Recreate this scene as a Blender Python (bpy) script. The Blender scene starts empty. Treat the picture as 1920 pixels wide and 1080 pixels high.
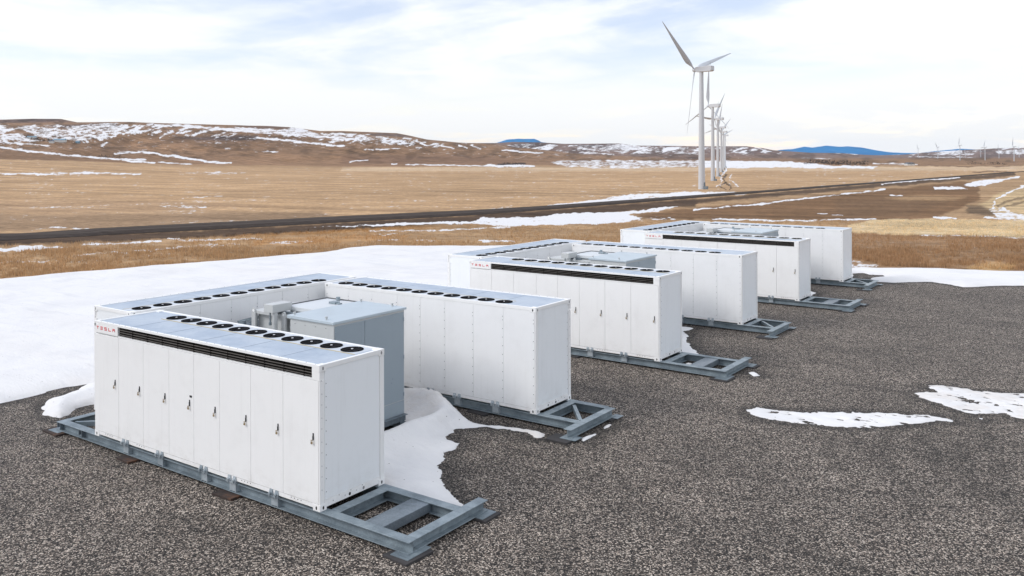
import bpy, math, random
import numpy as np
from mathutils import Matrix, Vector

random.seed(7)
rng = np.random.default_rng(11)
scene = bpy.context.scene
COL = scene.collection

# ------------------------------------------------------------------ camera
FPX, PY, YAW, ROLL = 1606.55, 294.32, 2.1865, -0.0029      # in pixels of a 1920 wide frame
CAM = np.array([18.28, -10.02, 6.289])
FW = np.array([math.cos(YAW), math.sin(YAW), 0.0])
RT = np.array([math.sin(YAW), -math.cos(YAW), 0.0])
UP = np.array([0.0, 0.0, 1.0])
R2 = RT * math.cos(ROLL) + UP * math.sin(ROLL)
U2 = UP * math.cos(ROLL) - RT * math.sin(ROLL)
cam_d = bpy.data.cameras.new('camera')
cam = bpy.data.objects.new('camera', cam_d)
COL.objects.link(cam)
M4 = Matrix.Identity(4)
for i in range(3):
    M4[i][0], M4[i][1], M4[i][2], M4[i][3] = R2[i], U2[i], -FW[i], CAM[i]
cam.matrix_world = M4
cam_d.sensor_width = 36
cam_d.lens = 36 * FPX / 1920
cam_d.shift_y = -(540 - PY) / 1920
cam_d.clip_start = 0.3
cam_d.clip_end = 60000
scene.camera = cam
scene.view_settings.view_transform = 'Standard'
scene.view_settings.look = 'None'
scene.view_settings.gamma = 1
scene.view_settings.exposure = 0.72
scene.cycles.use_denoising = True
scene.cycles.max_bounces = 6
scene.cycles.volume_bounces = 1

# ------------------------------------------------------------------ world and sun
SUN_DIR = np.array([-0.62, -0.62, 0.0])                      # horizontal direction towards the sun
SUN_DIR = SUN_DIR / np.linalg.norm(SUN_DIR)
SUN_EL = math.radians(36)
world = bpy.data.worlds.new('World')
scene.world = world
world.use_nodes = True
nt = world.node_tree
nt.nodes.clear()
N = nt.nodes.new
L = nt.links.new
out = N('ShaderNodeOutputWorld')
sky = N('ShaderNodeTexSky')
sky.sky_type = 'NISHITA'
sky.sun_disc = False
sky.sun_elevation = SUN_EL
sky.sun_rotation = math.atan2(SUN_DIR[0], SUN_DIR[1])
sky.air_density = 1.0
sky.dust_density = 0.2
sky.ozone_density = 1.5
bg_sky = N('ShaderNodeBackground')
bg_sky.inputs['Strength'].default_value = 0.105
tint = N('ShaderNodeMix'); tint.data_type = 'RGBA'; tint.blend_type = 'MULTIPLY'; tint.inputs[0].default_value = 1.0
tint.inputs[7].default_value = (1.16, 0.98, 1.0, 1)
L(sky.outputs[0], tint.inputs[6])
L(tint.outputs[2], bg_sky.inputs['Color'])
bg_cl = N('ShaderNodeBackground')
bg_cl.inputs['Color'].default_value = (0.97, 0.985, 1.0, 1)
bg_cl.inputs['Strength'].default_value = 0.72
tc = N('ShaderNodeTexCoord')
sep = N('ShaderNodeSeparateXYZ')
L(tc.outputs['Generated'], sep.inputs[0])
def wmath(op, a, b=None, clamp=False):
    n = N('ShaderNodeMath'); n.operation = op; n.use_clamp = clamp
    for i, v in enumerate((a, b)):
        if v is None: continue
        if isinstance(v, (int, float)): n.inputs[i].default_value = v
        else: L(v, n.inputs[i])
    return n.outputs[0]
zz = wmath('ADD', wmath('MAXIMUM', sep.outputs[2], 0.0), 0.10)
cx = wmath('DIVIDE', sep.outputs[0], zz)
cy = wmath('DIVIDE', sep.outputs[1], zz)
comb = N('ShaderNodeCombineXYZ')
L(cx, comb.inputs[0]); L(cy, comb.inputs[1])
def wnoise(scale, detail, rough, loc):
    mp = N('ShaderNodeMapping')
    mp.inputs['Location'].default_value = loc
    L(comb.outputs[0], mp.inputs[0])
    n = N('ShaderNodeTexNoise')
    n.inputs['Scale'].default_value = scale
    n.inputs['Detail'].default_value = detail
    n.inputs['Roughness'].default_value = rough
    n.inputs['Distortion'].default_value = 0.6
    L(mp.outputs[0], n.inputs[0])
    return n.outputs[0]
ov = N('ShaderNodeMapRange')                                   # an overcast sheet is brighter overhead than at the horizon
ov.inputs['From Min'].default_value = 0.02; ov.inputs['From Max'].default_value = 0.9
ov.inputs['To Min'].default_value = 0.60; ov.inputs['To Max'].default_value = 1.12
L(sep.outputs[2], ov.inputs['Value'])
L(ov.outputs[0], bg_cl.inputs['Strength'])
n1 = wnoise(0.55, 7, 0.55, (3.1, 1.7, 0))
n2 = wnoise(1.7, 6, 0.6, (0.3, 5.2, 0))
hz = N('ShaderNodeMapRange')                                   # cloud sheet seen edge-on closes towards the horizon
hz.inputs['From Min'].default_value = 0.0; hz.inputs['From Max'].default_value = 0.11
hz.inputs['To Min'].default_value = 0.10; hz.inputs['To Max'].default_value = 0.0
L(sep.outputs[2], hz.inputs['Value'])
cm = wmath('ADD', wmath('ADD', wmath('MULTIPLY', n1, 0.72), wmath('MULTIPLY', n2, 0.28)), hz.outputs[0])
ramp = N('ShaderNodeMapRange')
ramp.interpolation_type = 'SMOOTHSTEP'
ramp.inputs['From Min'].default_value = 0.40
ramp.inputs['From Max'].default_value = 0.58
ramp.inputs['To Min'].default_value = 0.22
ramp.inputs['To Max'].default_value = 0.97
L(cm, ramp.inputs['Value'])
mixw = N('ShaderNodeMixShader')
L(ramp.outputs[0], mixw.inputs[0])
L(bg_sky.outputs[0], mixw.inputs[1])
L(bg_cl.outputs[0], mixw.inputs[2])
L(mixw.outputs[0], out.inputs['Surface'])

sun_d = bpy.data.lights.new('sun', 'SUN')
sun_d.energy = 1.0
sun_d.angle = math.radians(18)
sun_d.color = (1.0, 0.965, 0.93)
sun = bpy.data.objects.new('sun', sun_d)
COL.objects.link(sun)
sd = Vector((SUN_DIR[0] * math.cos(SUN_EL), SUN_DIR[1] * math.cos(SUN_EL), math.sin(SUN_EL)))
sun.rotation_euler = sd.to_track_quat('Z', 'Y').to_euler()
sun.location = (0, 0, 60)

# ------------------------------------------------------------------ helpers
def ray(x, y):
    return FW + R2 * (x - 960) / FPX + U2 * (PY - y) / FPX
def gp(x, y, z=0.0):
    d = ray(x, y)
    return CAM + d * ((z - CAM[2]) / d[2])
def srgb(r, g, b, k=1.0):
    o = []
    for c in (r, g, b):
        c /= 255.0
        c = c / 12.92 if c <= 0.04045 else ((c + 0.055) / 1.055) ** 2.4
        o.append(min(1.0, c * k))
    return tuple(o)
def tag(o, label=None, cat=None, group=None, kind=None):
    if label: o['label'] = label
    if cat: o['category'] = cat
    if group: o['group'] = group
    if kind: o['kind'] = kind
    return o
def empty(name, loc=(0, 0, 0), rz=0.0):
    o = bpy.data.objects.new(name, None)
    o.empty_display_size = 0.3
    o.location = loc
    o.rotation_euler = (0, 0, rz)
    COL.objects.link(o)
    return o
def kids(o):
    return [c for c in COL.objects if c.parent == o]
CH = {}
def copy_tree(o, parent=None):
    c = o.copy()
    COL.objects.link(c)
    if parent is not None:
        c.parent = parent
    for ch in CH.get(o.name, []):
        n = copy_tree(ch, c)
        CH.setdefault(c.name, []).append(n)
    return c

class MB:
    """collects simple solids and links them as one mesh object"""
    def __init__(s):
        s.v = []; s.f = []; s.m = []; s.smooth = []
    def add(s, verts, faces, mi=0, smooth=False):
        b = len(s.v)
        s.v += [tuple(map(float, p)) for p in verts]
        for f in faces:
            s.f.append([b + i for i in f]); s.m.append(mi); s.smooth.append(smooth)
    def box(s, x0, x1, y0, y1, z0, z1, mi=0):
        v = [(x0, y0, z0), (x1, y0, z0), (x1, y1, z0), (x0, y1, z0), (x0, y0, z1), (x1, y0, z1), (x1, y1, z1), (x0, y1, z1)]
        s.add(v, [(0, 3, 2, 1), (4, 5, 6, 7), (0, 1, 5, 4), (1, 2, 6, 5), (2, 3, 7, 6), (3, 0, 4, 7)], mi)
        return s
    def obox(s, c, ax, ay, hx, hy, hz, mi=0):
        """box about centre c with horizontal unit axes"""
        c = Vector(c); ax = Vector(ax).normalized(); ay = Vector(ay).normalized(); az = ax.cross(ay)
        v = []
        for k in (-1, 1):
            for a, b in ((-1, -1), (1, -1), (1, 1), (-1, 1)):
                v.append(c + ax * hx * a + ay * hy * b + az * hz * k)
        s.add(v, [(0, 3, 2, 1), (4, 5, 6, 7), (0, 1, 5, 4), (1, 2, 6, 5), (2, 3, 7, 6), (3, 0, 4, 7)], mi)
        return s
    def bar(s, p, q, w, h, mi=0):
        p = Vector(p); q = Vector(q); d = (q - p)
        ax = d.normalized()
        ay = Vector((0, 0, 1)).cross(ax)
        if ay.length < 1e-4: ay = Vector((0, 1, 0))
        s.obox((p + q) / 2, ax, ay, d.length / 2, w / 2, h / 2, mi)
        return s
    def tube(s, p, q, r0, r1=None, n=12, mi=0, smooth=True, caps=True):
        r1 = r0 if r1 is None else r1
        p = Vector(p); q = Vector(q); a = (q - p).normalized()
        t = Vector((0, 0, 1)) if abs(a.z) < 0.9 else Vector((1, 0, 0))
        u = a.cross(t).normalized(); w = a.cross(u)
        v = []
        for c, r in ((p, r0), (q, r1)):
            for i in range(n):
                an = 2 * math.pi * i / n
                v.append(c + (u * math.cos(an) + w * math.sin(an)) * r)
        s.add(v, [(i, i + n, (i + 1) % n + n, (i + 1) % n) for i in range(n)], mi, smooth)
        if caps:
            s.add(v[:n], [tuple(range(n))], mi)
            s.add(v[n:], [tuple(reversed(range(n)))], mi)
        return s
    def disc(s, c, nrm, r, n=16, mi=0, ry=None):
        a = Vector(nrm).normalized(); c = Vector(c)
        t = Vector((0, 0, 1)) if abs(a.z) < 0.9 else Vector((1, 0, 0))
        u = t.cross(a).normalized(); w = a.cross(u)
        ry = r if ry is None else ry
        s.add([c + u * r * math.cos(2 * math.pi * i / n) + w * ry * math.sin(2 * math.pi * i / n) for i in range(n)], [tuple(range(n))], mi)
        return s
    def ibeam_x(s, x0, x1, y0, w, z0, h, tf=0.014, tw=0.012):
        s.box(x0, x1, y0, y0 + w, z0 + h - tf, z0 + h)
        s.box(x0, x1, y0, y0 + w, z0, z0 + tf)
        s.box(x0 + 0.001, x1 - 0.001, y0 + w / 2 - tw / 2, y0 + w / 2 + tw / 2, z0 + tf, z0 + h - tf)
        return s
    def ibeam_y(s, y0, y1, x0, w, z0, h, tf=0.014, tw=0.012):
        s.box(x0, x0 + w, y0, y1, z0 + h - tf, z0 + h)
        s.box(x0, x0 + w, y0, y1, z0, z0 + tf)
        s.box(x0 + w / 2 - tw / 2, x0 + w / 2 + tw / 2, y0 + 0.001, y1 - 0.001, z0 + tf, z0 + h - tf)
        return s
    def build(s, name, mats, parent=None, bevel=0.0):
        me = bpy.data.meshes.new(name)
        me.from_pydata(s.v, [], s.f)
        if not isinstance(mats, (list, tuple)): mats = [mats]
        for m in mats: me.materials.append(m)
        me.polygons.foreach_set('material_index', s.m)
        me.polygons.foreach_set('use_smooth', s.smooth)
        me.update()
        o = bpy.data.objects.new(name, me)
        COL.objects.link(o)
        if parent is not None:
            o.parent = parent
            CH.setdefault(parent.name, []).append(o)
        if bevel:
            b = o.modifiers.new('bevel', 'BEVEL')
            b.width = bevel; b.segments = 2; b.limit_method = 'ANGLE'
            b.harden_normals = False
        return o

def np_mesh(name, verts, faces, mats, smooth=True, attrs=None, parent=None):
    me = bpy.data.meshes.new(name)
    verts = np.asarray(verts, dtype=np.float32); faces = np.asarray(faces, dtype=np.int32)
    nv, nf, k = len(verts), len(faces), faces.shape[1]
    me.vertices.add(nv); me.vertices.foreach_set('co', verts.ravel())
    me.loops.add(nf * k); me.loops.foreach_set('vertex_index', faces.ravel())
    me.polygons.add(nf)
    me.polygons.foreach_set('loop_start', np.arange(nf, dtype=np.int32) * k)
    try: me.polygons.foreach_set('loop_total', np.full(nf, k, dtype=np.int32))
    except Exception: pass
    me.polygons.foreach_set('use_smooth', np.full(nf, smooth))
    for nm, (typ, data) in (attrs or {}).items():
        a = me.attributes.new(nm, typ, 'POINT')
        a.data.foreach_set('color' if typ == 'FLOAT_COLOR' else 'value', np.asarray(data, dtype=np.float32).ravel())
    if not isinstance(mats, (list, tuple)): mats = [mats]
    for m in mats: me.materials.append(m)
    me.update(); me.validate()
    o = bpy.data.objects.new(name, me)
    COL.objects.link(o)
    if parent is not None: o.parent = parent
    return o

# ---- numpy noise
_perm = rng.random((256, 256))
def vnoise(x, y):
    xi = np.floor(x).astype(int); yi = np.floor(y).astype(int)
    fx = x - xi; fy = y - yi
    fx = fx * fx * (3 - 2 * fx); fy = fy * fy * (3 - 2 * fy)
    a = _perm[xi % 256, yi % 256]; b = _perm[(xi + 1) % 256, yi % 256]
    c = _perm[xi % 256, (yi + 1) % 256]; d = _perm[(xi + 1) % 256, (yi + 1) % 256]
    return a * (1 - fx) * (1 - fy) + b * fx * (1 - fy) + c * (1 - fx) * fy + d * fx * fy
def fbm(x, y, o=5, rough=0.5):
    t = 0; a = 1; s = 0
    for i in range(o):
        t = t + a * vnoise(x * 2 ** i + 17.3 * i, y * 2 ** i + 5.1 * i); s += a; a *= rough
    return t / s
def sstep(a, b, x):
    t = np.clip((x - a) / (b - a), 0, 1)
    return t * t * (3 - 2 * t)
def seg_dist(px, py, pts, closed):
    P = np.asarray(pts, float); n = len(P)
    d2 = np.full(px.shape, 1e18)
    for i in range(n if closed else n - 1):
        a = P[i]; b = P[(i + 1) % n]; ab = b - a; l2 = (ab ** 2).sum() + 1e-12
        t = np.clip(((px - a[0]) * ab[0] + (py - a[1]) * ab[1]) / l2, 0, 1)
        d2 = np.minimum(d2, (px - a[0] - t * ab[0]) ** 2 + (py - a[1] - t * ab[1]) ** 2)
    return np.sqrt(d2)
def inside(px, py, pts):
    P = np.asarray(pts, float); n = len(P); r = np.zeros(px.shape, bool)
    for i in range(n):
        x1, y1 = P[i]; x2, y2 = P[(i + 1) % n]
        if y1 == y2: continue
        c = ((y1 > py) != (y2 > py)) & (px < (x2 - x1) * (py - y1) / (y2 - y1) + x1)
        r ^= c
    return r
def sdf(px, py, pts):
    d = seg_dist(px, py, pts, True)
    return np.where(inside(px, py, pts), d, -d)

# ------------------------------------------------------------------ materials
def material(name):
    m = bpy.data.materials.new(name)
    m.use_nodes = True
    t = m.node_tree
    b = t.nodes['Principled BSDF']
    return m, t, b
class NB:
    def __init__(s, t): s.t = t
    def n(s, kind, **kw):
        o = s.t.nodes.new('ShaderNode' + kind)
        for k, v in kw.items(): setattr(o, k, v)
        return o
    def l(s, a, b): s.t.links.new(a, b)
    def coord(s, scale=(1, 1, 1), which='Object'):
        c = s.n('TexCoord'); m = s.n('Mapping')
        m.inputs['Scale'].default_value = scale
        s.l(c.outputs[which], m.inputs[0])
        return m.outputs[0]
    def pos(s, scale=(1, 1, 1)):
        c = s.n('NewGeometry'); m = s.n('Mapping')
        m.inputs['Scale'].default_value = scale
        s.l(c.outputs['Position'], m.inputs[0])
        return m.outputs[0]
    def noise(s, co, scale, detail=4, rough=0.55, dist=0.0):
        n = s.n('TexNoise')
        n.inputs['Scale'].default_value = scale; n.inputs['Detail'].default_value = detail
        n.inputs['Roughness'].default_value = rough; n.inputs['Distortion'].default_value = dist
        s.l(co, n.inputs[0])
        return n.outputs[0]
    def voro(s, co, scale, feature='F1'):
        n = s.n('TexVoronoi', feature=feature)
        n.inputs['Scale'].default_value = scale
        s.l(co, n.inputs[0])
        return n
    def mr(s, v, a, b, c=0.0, d=1.0, smooth=False):
        n = s.n('MapRange')
        if smooth: n.interpolation_type = 'SMOOTHSTEP'
        for k, val in zip(('From Min', 'From Max', 'To Min', 'To Max'), (a, b, c, d)): n.inputs[k].default_value = val
        s.l(v, n.inputs['Value'])
        return n.outputs[0]
    def math(s, op, a, b=None, clamp=False):
        n = s.n('Math', operation=op); n.use_clamp = clamp
        for i, v in enumerate((a, b)):
            if v is None: continue
            if isinstance(v, (int, float)): n.inputs[i].default_value = v
            else: s.l(v, n.inputs[i])
        return n.outputs[0]
    def mix(s, f, a, b, mode='MIX'):
        n = s.n('Mix', data_type='RGBA', blend_type=mode)
        for i, v in ((0, f), (6, a), (7, b)):
            if isinstance(v, (int, float)): n.inputs[i].default_value = v
            elif isinstance(v, tuple): n.inputs[i].default_value = v if len(v) == 4 else v + (1,)
            else: s.l(v, n.inputs[i])
        return n.outputs[2]
    def ramp(s, f, stops, interp='LINEAR'):
        n = s.n('ValToRGB')
        n.color_ramp.interpolation = interp
        e = n.color_ramp.elements
        while len(e) < len(stops): e.new(0.5)
        for i, (p, c) in enumerate(stops):
            e[i].position = p; e[i].color = c + (1,) if len(c) == 3 else c
        s.l(f, n.inputs[0])
        return n.outputs[0]
    def bump(s, h, strength, dist, normal=None):
        n = s.n('Bump')
        n.inputs['Strength'].default_value = strength; n.inputs['Distance'].default_value = dist
        s.l(h, n.inputs['Height'])
        if normal is not None: s.l(normal, n.inputs['Normal'])
        return n.outputs[0]

def paint(name, col, rough=0.45, dirt=0.06, metal=0.0, streak=True, dirtcol=(0.25, 0.23, 0.2)):
    m, t, b = material(name); q = NB(t)
    co = q.coord()
    n1 = q.noise(co, 1.3, 6, 0.6)
    cs = q.coord((9, 9, 0.5))
    n2 = q.noise(cs, 1.0, 4, 0.6)
    f = q.math('MULTIPLY', q.mr(n1, 0.45, 0.75, 0, 1, True), dirt)
    if streak:
        f = q.math('ADD', f, q.math('MULTIPLY', q.mr(n2, 0.52, 0.8, 0, 1, True), dirt * 0.9))
    q.l(q.mix(f, col, dirtcol), b.inputs['Base Color'])
    b.inputs['Roughness'].default_value = rough
    q.l(q.mr(n1, 0.3, 0.7, rough - 0.06, rough + 0.1), b.inputs['Roughness'])
    b.inputs['Metallic'].default_value = metal
    if name.startswith('white_'):
        z = q.n('SeparateXYZ'); q.l(q.coord(), z.inputs[0])
        sp = q.math('MULTIPLY', q.mr(z.outputs[2], 0.55, 0.05, 0, 1, True), q.mr(q.noise(q.coord((1, 1, 1.6)), 3.5, 7, 0.7), 0.42, 0.7, 0, 0.20, True))
        base = b.inputs['Base Color'].links[0].from_socket
        q.l(q.mix(sp, base, (0.42, 0.37, 0.32)), b.inputs['Base Color'])
        q.l(q.bump(q.noise(q.coord((1, 1, 0.7)), 1.6, 2, 0.5), 0.25, 0.02), b.inputs['Normal'])
    return m

M = {}
M['white'] = paint('white_paint', (0.875, 0.875, 0.865), 0.42, 0.07)
M['white_panel'] = paint('white_panel_paint', (0.86, 0.865, 0.865), 0.33, 0.07)
M['white_end_sky'] = paint('white_end_skylit', (0.86, 0.885, 0.90), 0.38, 0.08)  # same white, bluish skylight of the shaded ends put into its colour
M['louver_dark'] = paint('louver_dark', (0.010, 0.009, 0.008), 0.85, 0.0)
M['slat'] = paint('louver_slat', (0.11, 0.10, 0.09), 0.6, 0.2)
M['fan'] = paint('fan_black', (0.008, 0.008, 0.009), 0.9, 0.0)
M['fanblade'] = paint('fan_blade', (0.016, 0.016, 0.018), 0.8, 0.0)
for k_ in ('fan', 'fanblade', 'louver_dark'):
    M[k_].node_tree.nodes['Principled BSDF'].inputs['Specular IOR Level'].default_value = 0.08
M['dark'] = paint('dark_hole', (0.02, 0.02, 0.022), 0.7, 0.0)
M['hole_grey'] = paint('hole_grey', (0.25, 0.25, 0.25), 0.7, 0.0)
M['rivet'] = paint('rivet_steel', (0.11, 0.11, 0.115), 0.4, 0.0, 0.4)
M['handle'] = paint('handle_black', (0.025, 0.025, 0.027), 0.35, 0.0)
M['brass'] = paint('padlock_brass', (0.36, 0.27, 0.15), 0.4, 0.2, 0.5)
M['red'] = paint('red_lettering', (0.62, 0.03, 0.045), 0.45, 0.0)
M['sealant'] = paint('sealant_ochre', (0.52, 0.42, 0.22), 0.7, 0.3)
M['hubcap'] = paint('fan_hub', (0.75, 0.75, 0.76), 0.3, 0.0)
M['deck'] = paint('fan_deck', (0.56, 0.60, 0.645), 0.42, 0.12, 0.0, False, (0.35, 0.4, 0.46))
M['cab'] = paint('cabinet_grey', (0.52, 0.535, 0.53), 0.4, 0.1, 0.0, True, (0.3, 0.3, 0.29))
M['cabdoor'] = paint('cabinet_door_grey', (0.29, 0.345, 0.385), 0.33, 0.12, 0.0, True, (0.2, 0.24, 0.27))
M['cabroof'] = paint('cabinet_roof', (0.46, 0.53, 0.575), 0.35, 0.1, 0.0, False)
M['tanklid'] = paint('tank_lid', (0.62, 0.65, 0.67), 0.45, 0.1, 0.0, False)
M['turbine'] = paint('turbine_white', (0.53, 0.55, 0.575), 0.45, 0.0, 0, False)
M['blade'] = paint('blade_white', (0.50, 0.53, 0.57), 0.45, 0.0, 0, False)
M['shed'] = paint('shed_wall', (0.6, 0.6, 0.58), 0.6, 0.1)
M['shedroof'] = paint('shed_roof', (0.06, 0.09, 0.13), 0.6, 0.1)
M['blueroof'] = paint('blue_roof', (0.17, 0.28, 0.36), 0.5, 0.1)

def galv(name, col, col2, rough=0.45, metal=0.25, stain=True):
    m, t, b = material(name); q = NB(t)
    co = q.coord()
    v = q.voro(co, 45)
    n1 = q.noise(co, 2.2, 6, 0.62, 0.4)
    cs = q.coord((0.8, 7, 7))
    n2 = q.noise(cs, 1.2, 5, 0.65)
    c = q.mix(q.mr(n1, 0.35, 0.68, 0, 1, True), col, col2)
    c = q.mix(q.mr(v.outputs['Color'], 0, 1, 0, 0.16), c, (0.55, 0.6, 0.64))
    if stain:
        c = q.mix(q.mr(n2, 0.5, 0.75, 0, 0.45, True), c, tuple(0.55 * k for k in col2))
    n5 = q.noise(co, 5.0, 7, 0.72)
    c = q.mix(q.mr(n5, 0.62, 0.74, 0, 0.55, True), c, (0.13, 0.085, 0.055))
    q.l(c, b.inputs['Base Color'])
    b.inputs['Metallic'].default_value = metal
    q.l(q.mr(n1, 0.3, 0.7, rough - 0.1, rough + 0.15), b.inputs['Roughness'])
    return m
M['galv'] = galv('galvanised_steel', (0.25, 0.305, 0.335), (0.145, 0.185, 0.21))
M['galvdark'] = galv('galvanised_steel_weathered', (0.165, 0.20, 0.23), (0.10, 0.128, 0.15))
M['clamp'] = galv('clamp_zinc', (0.44, 0.49, 0.52), (0.24, 0.285, 0.315), 0.4, 0.2)

def mk_roof():
    m, t, b = material('roof_sheet'); q = NB(t)
    co = q.coord()
    n1 = q.noise(co, 1.1, 7, 0.65, 0.5)
    n2 = q.noise(co, 9, 5, 0.6)
    n3 = q.noise(q.coord((1, 1, 1)), 3.2, 6, 0.6, 1.0)
    c = q.mix(q.mr(n1, 0.35, 0.7, 0, 1, True), (0.46, 0.525, 0.60), (0.37, 0.44, 0.53))
    c = q.mix(q.mr(n2, 0.5, 0.75, 0, 0.30, True), c, (0.29, 0.345, 0.42))
    c = q.mix(q.mr(n3, 0.60, 0.72, 0, 0.35, True), c, (0.58, 0.66, 0.76))
    q.l(c, b.inputs['Base Color'])
    b.inputs['Metallic'].default_value = 0.12
    q.l(q.mr(n1, 0.3, 0.7, 0.3, 0.55), b.inputs['Roughness'])
    return m
M['roof'] = mk_roof()
M['seam'] = paint('roof_seam', (0.33, 0.39, 0.46), 0.6, 0.1)

def mk_rust():
    m, t, b = material('rusty_steel'); q = NB(t)
    n1 = q.noise(q.coord(), 6, 6, 0.65)
    q.l(q.ramp(n1, [(0.3, (0.018, 0.014, 0.013)), (0.55, (0.05, 0.032, 0.025)), (0.75, (0.15, 0.065, 0.03))]), b.inputs['Base Color'])
    b.inputs['Roughness'].default_value = 0.85
    return m
M['rust'] = mk_rust()
M['pad'] = paint('dark_pad', (0.035, 0.033, 0.034), 0.8, 0.3, 0, False, (0.1, 0.09, 0.085))

def mk_gravel():
    m, t, b = material('crushed_gravel'); q = NB(t)
    co = q.pos()
    nw = q.n('TexNoise'); nw.inputs['Scale'].default_value = 30; nw.inputs['Detail'].default_value = 2
    q.l(co, nw.inputs[0])
    warp = q.n('VectorMath', operation='MULTIPLY_ADD')
    q.l(nw.outputs['Color'], warp.inputs[0]); warp.inputs[1].default_value = (0.025, 0.025, 0.0); q.l(co, warp.inputs[2])
    fl = q.n('VectorMath', operation='MULTIPLY'); fl.inputs[1].default_value = (1, 1, 0)
    q.l(warp.outputs[0], fl.inputs[0])
    v = q.voro(fl.outputs[0], 47)
    sepc = q.n('SeparateColor'); q.l(v.outputs['Color'], sepc.inputs[0])
    v2 = q.voro(fl.outputs[0], 92)
    sep2 = q.n('SeparateColor'); q.l(v2.outputs['Color'], sep2.inputs[0])
    r = q.math('ADD', q.math('MULTIPLY', sepc.outputs[0], 0.78), q.math('MULTIPLY', sep2.outputs[0], 0.22))
    big = q.noise(co, 0.35, 6, 0.6)
    mid = q.noise(co, 2.4, 4, 0.6)
    # dark damp streaks running across the yard
    gm = q.n('NewGeometry'); mpt = q.n('Mapping'); q.l(gm.outputs['Position'], mpt.inputs[0])
    mpt.inputs['Rotation'].default_value = (0, 0, -(YAW - 0.05)); mpt.inputs['Scale'].default_value = (0.22, 1.7, 0)
    st = q.noise(mpt.outputs[0], 1.0, 6, 0.66, 0.5)
    c = q.ramp(r, [(0.22, (0.0055, 0.0045, 0.0038)), (0.45, (0.036, 0.0278, 0.0222)), (0.58, (0.102, 0.082, 0.066)), (0.72, (0.265, 0.22, 0.181)), (0.90, (0.78, 0.69, 0.585))])
    warm = q.mix(q.mr(sepc.outputs[1], 0.55, 1.0, 0, 0.35), c, q.mix(1.0, c, (1.15, 0.95, 0.82), 'MULTIPLY'))
    f = q.math('MULTIPLY', q.mr(big, 0.35, 0.68, 0.68, 1.06), q.mr(mid, 0.3, 0.72, 0.80, 1.18))
    f = q.math('MULTIPLY', f, q.mr(st, 0.56, 0.70, 1.0, 0.50, True))
    # scattered larger stones
    v3 = q.voro(fl.outputs[0], 13)
    s3 = q.n('SeparateColor'); q.l(v3.outputs['Color'], s3.inputs[0])
    big_m = q.math('MULTIPLY', q.mr(s3.outputs[0], 0.80, 0.82, 0, 1), q.mr(v3.outputs['Distance'], 0.34, 0.28, 0, 1))
    bc = q.ramp(s3.outputs[1], [(0.0, (0.03, 0.026, 0.024)), (0.5, (0.16, 0.135, 0.115)), (1.0, (0.48, 0.42, 0.36))])
    warm = q.mix(big_m, warm, bc)
    dm = q.n('Attribute'); dm.attribute_name = 'damp'
    dn = q.math('MULTIPLY', dm.outputs['Fac'], q.mr(q.noise(co, 5, 5, 0.65), 0.35, 0.6, 0.45, 1.0))
    f = q.math('MULTIPLY', f, q.mr(dn, 0, 1, 1.0, 0.30))
    mul = q.n('VectorMath', operation='SCALE'); q.l(warm, mul.inputs[0]); q.l(f, mul.inputs['Scale'])
    q.l(mul.outputs[0], b.inputs['Base Color'])
    b.inputs['Roughness'].default_value = 0.85
    h = q.math('SUBTRACT', 1.0, q.math('MULTIPLY', v.outputs['Distance'], 1.0))
    h = q.math('ADD', h, q.math('MULTIPLY', sepc.outputs[2], 0.9))
    h = q.math('ADD', h, q.math('MULTIPLY', big_m, 0.9))
    nrm = q.bump(h, 0.8, 0.018)
    q.l(q.bump(mid, 0.5, 0.08, nrm), b.inputs['Normal'])
    return m
M['gravel'] = mk_gravel()

def mk_snow(name, dirt=0.3):
    m, t, b = material(name); q = NB(t)
    co = q.pos()
    n1 = q.noise(co, 0.5, 6, 0.6, 0.3)
    n2 = q.noise(q.pos((1, 2.2, 1)), 3.0, 6, 0.65, 0.6)
    a = q.n('Attribute'); a.attribute_name = 'dirt'
    c = q.mix(q.mr(n1, 0.4, 0.7, 0, 1, True), (0.78, 0.773, 0.765), (0.71, 0.708, 0.71))
    n4 = q.noise(q.pos((0.5, 2.6, 1)), 0.7, 7, 0.65, 0.8)
    c = q.mix(q.mr(n4, 0.52, 0.72, 0, 0.6, True), c, (0.64, 0.645, 0.66))
    f = q.math('MULTIPLY', a.outputs['Fac'], q.mr(n2, 0.3, 0.7, 0.35, 1.0, True))
    c = q.mix(f, c, (0.60, 0.53, 0.46))
    vg = q.voro(co, 9)
    sg = q.n('SeparateColor'); q.l(vg.outputs['Color'], sg.inputs[0])
    gr = q.math('MULTIPLY', q.mr(vg.outputs['Distance'], 0.16, 0.09, 0, 1), q.mr(sg.outputs[0], 0.86, 0.9, 0, 0.8))
    c = q.mix(gr, c, (0.16, 0.14, 0.12))
    q.l(c, b.inputs['Base Color'])
    b.inputs['Roughness'].default_value = 0.55
    b.inputs['Specular IOR Level'].default_value = 0.25
    h = q.math('ADD', n2, q.math('MULTIPLY', q.noise(co, 14, 4, 0.6), 0.3))
    q.l(q.bump(h, 0.42, 0.07), b.inputs['Normal'])
    return m
M['snow'] = mk_snow('snow')

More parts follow.
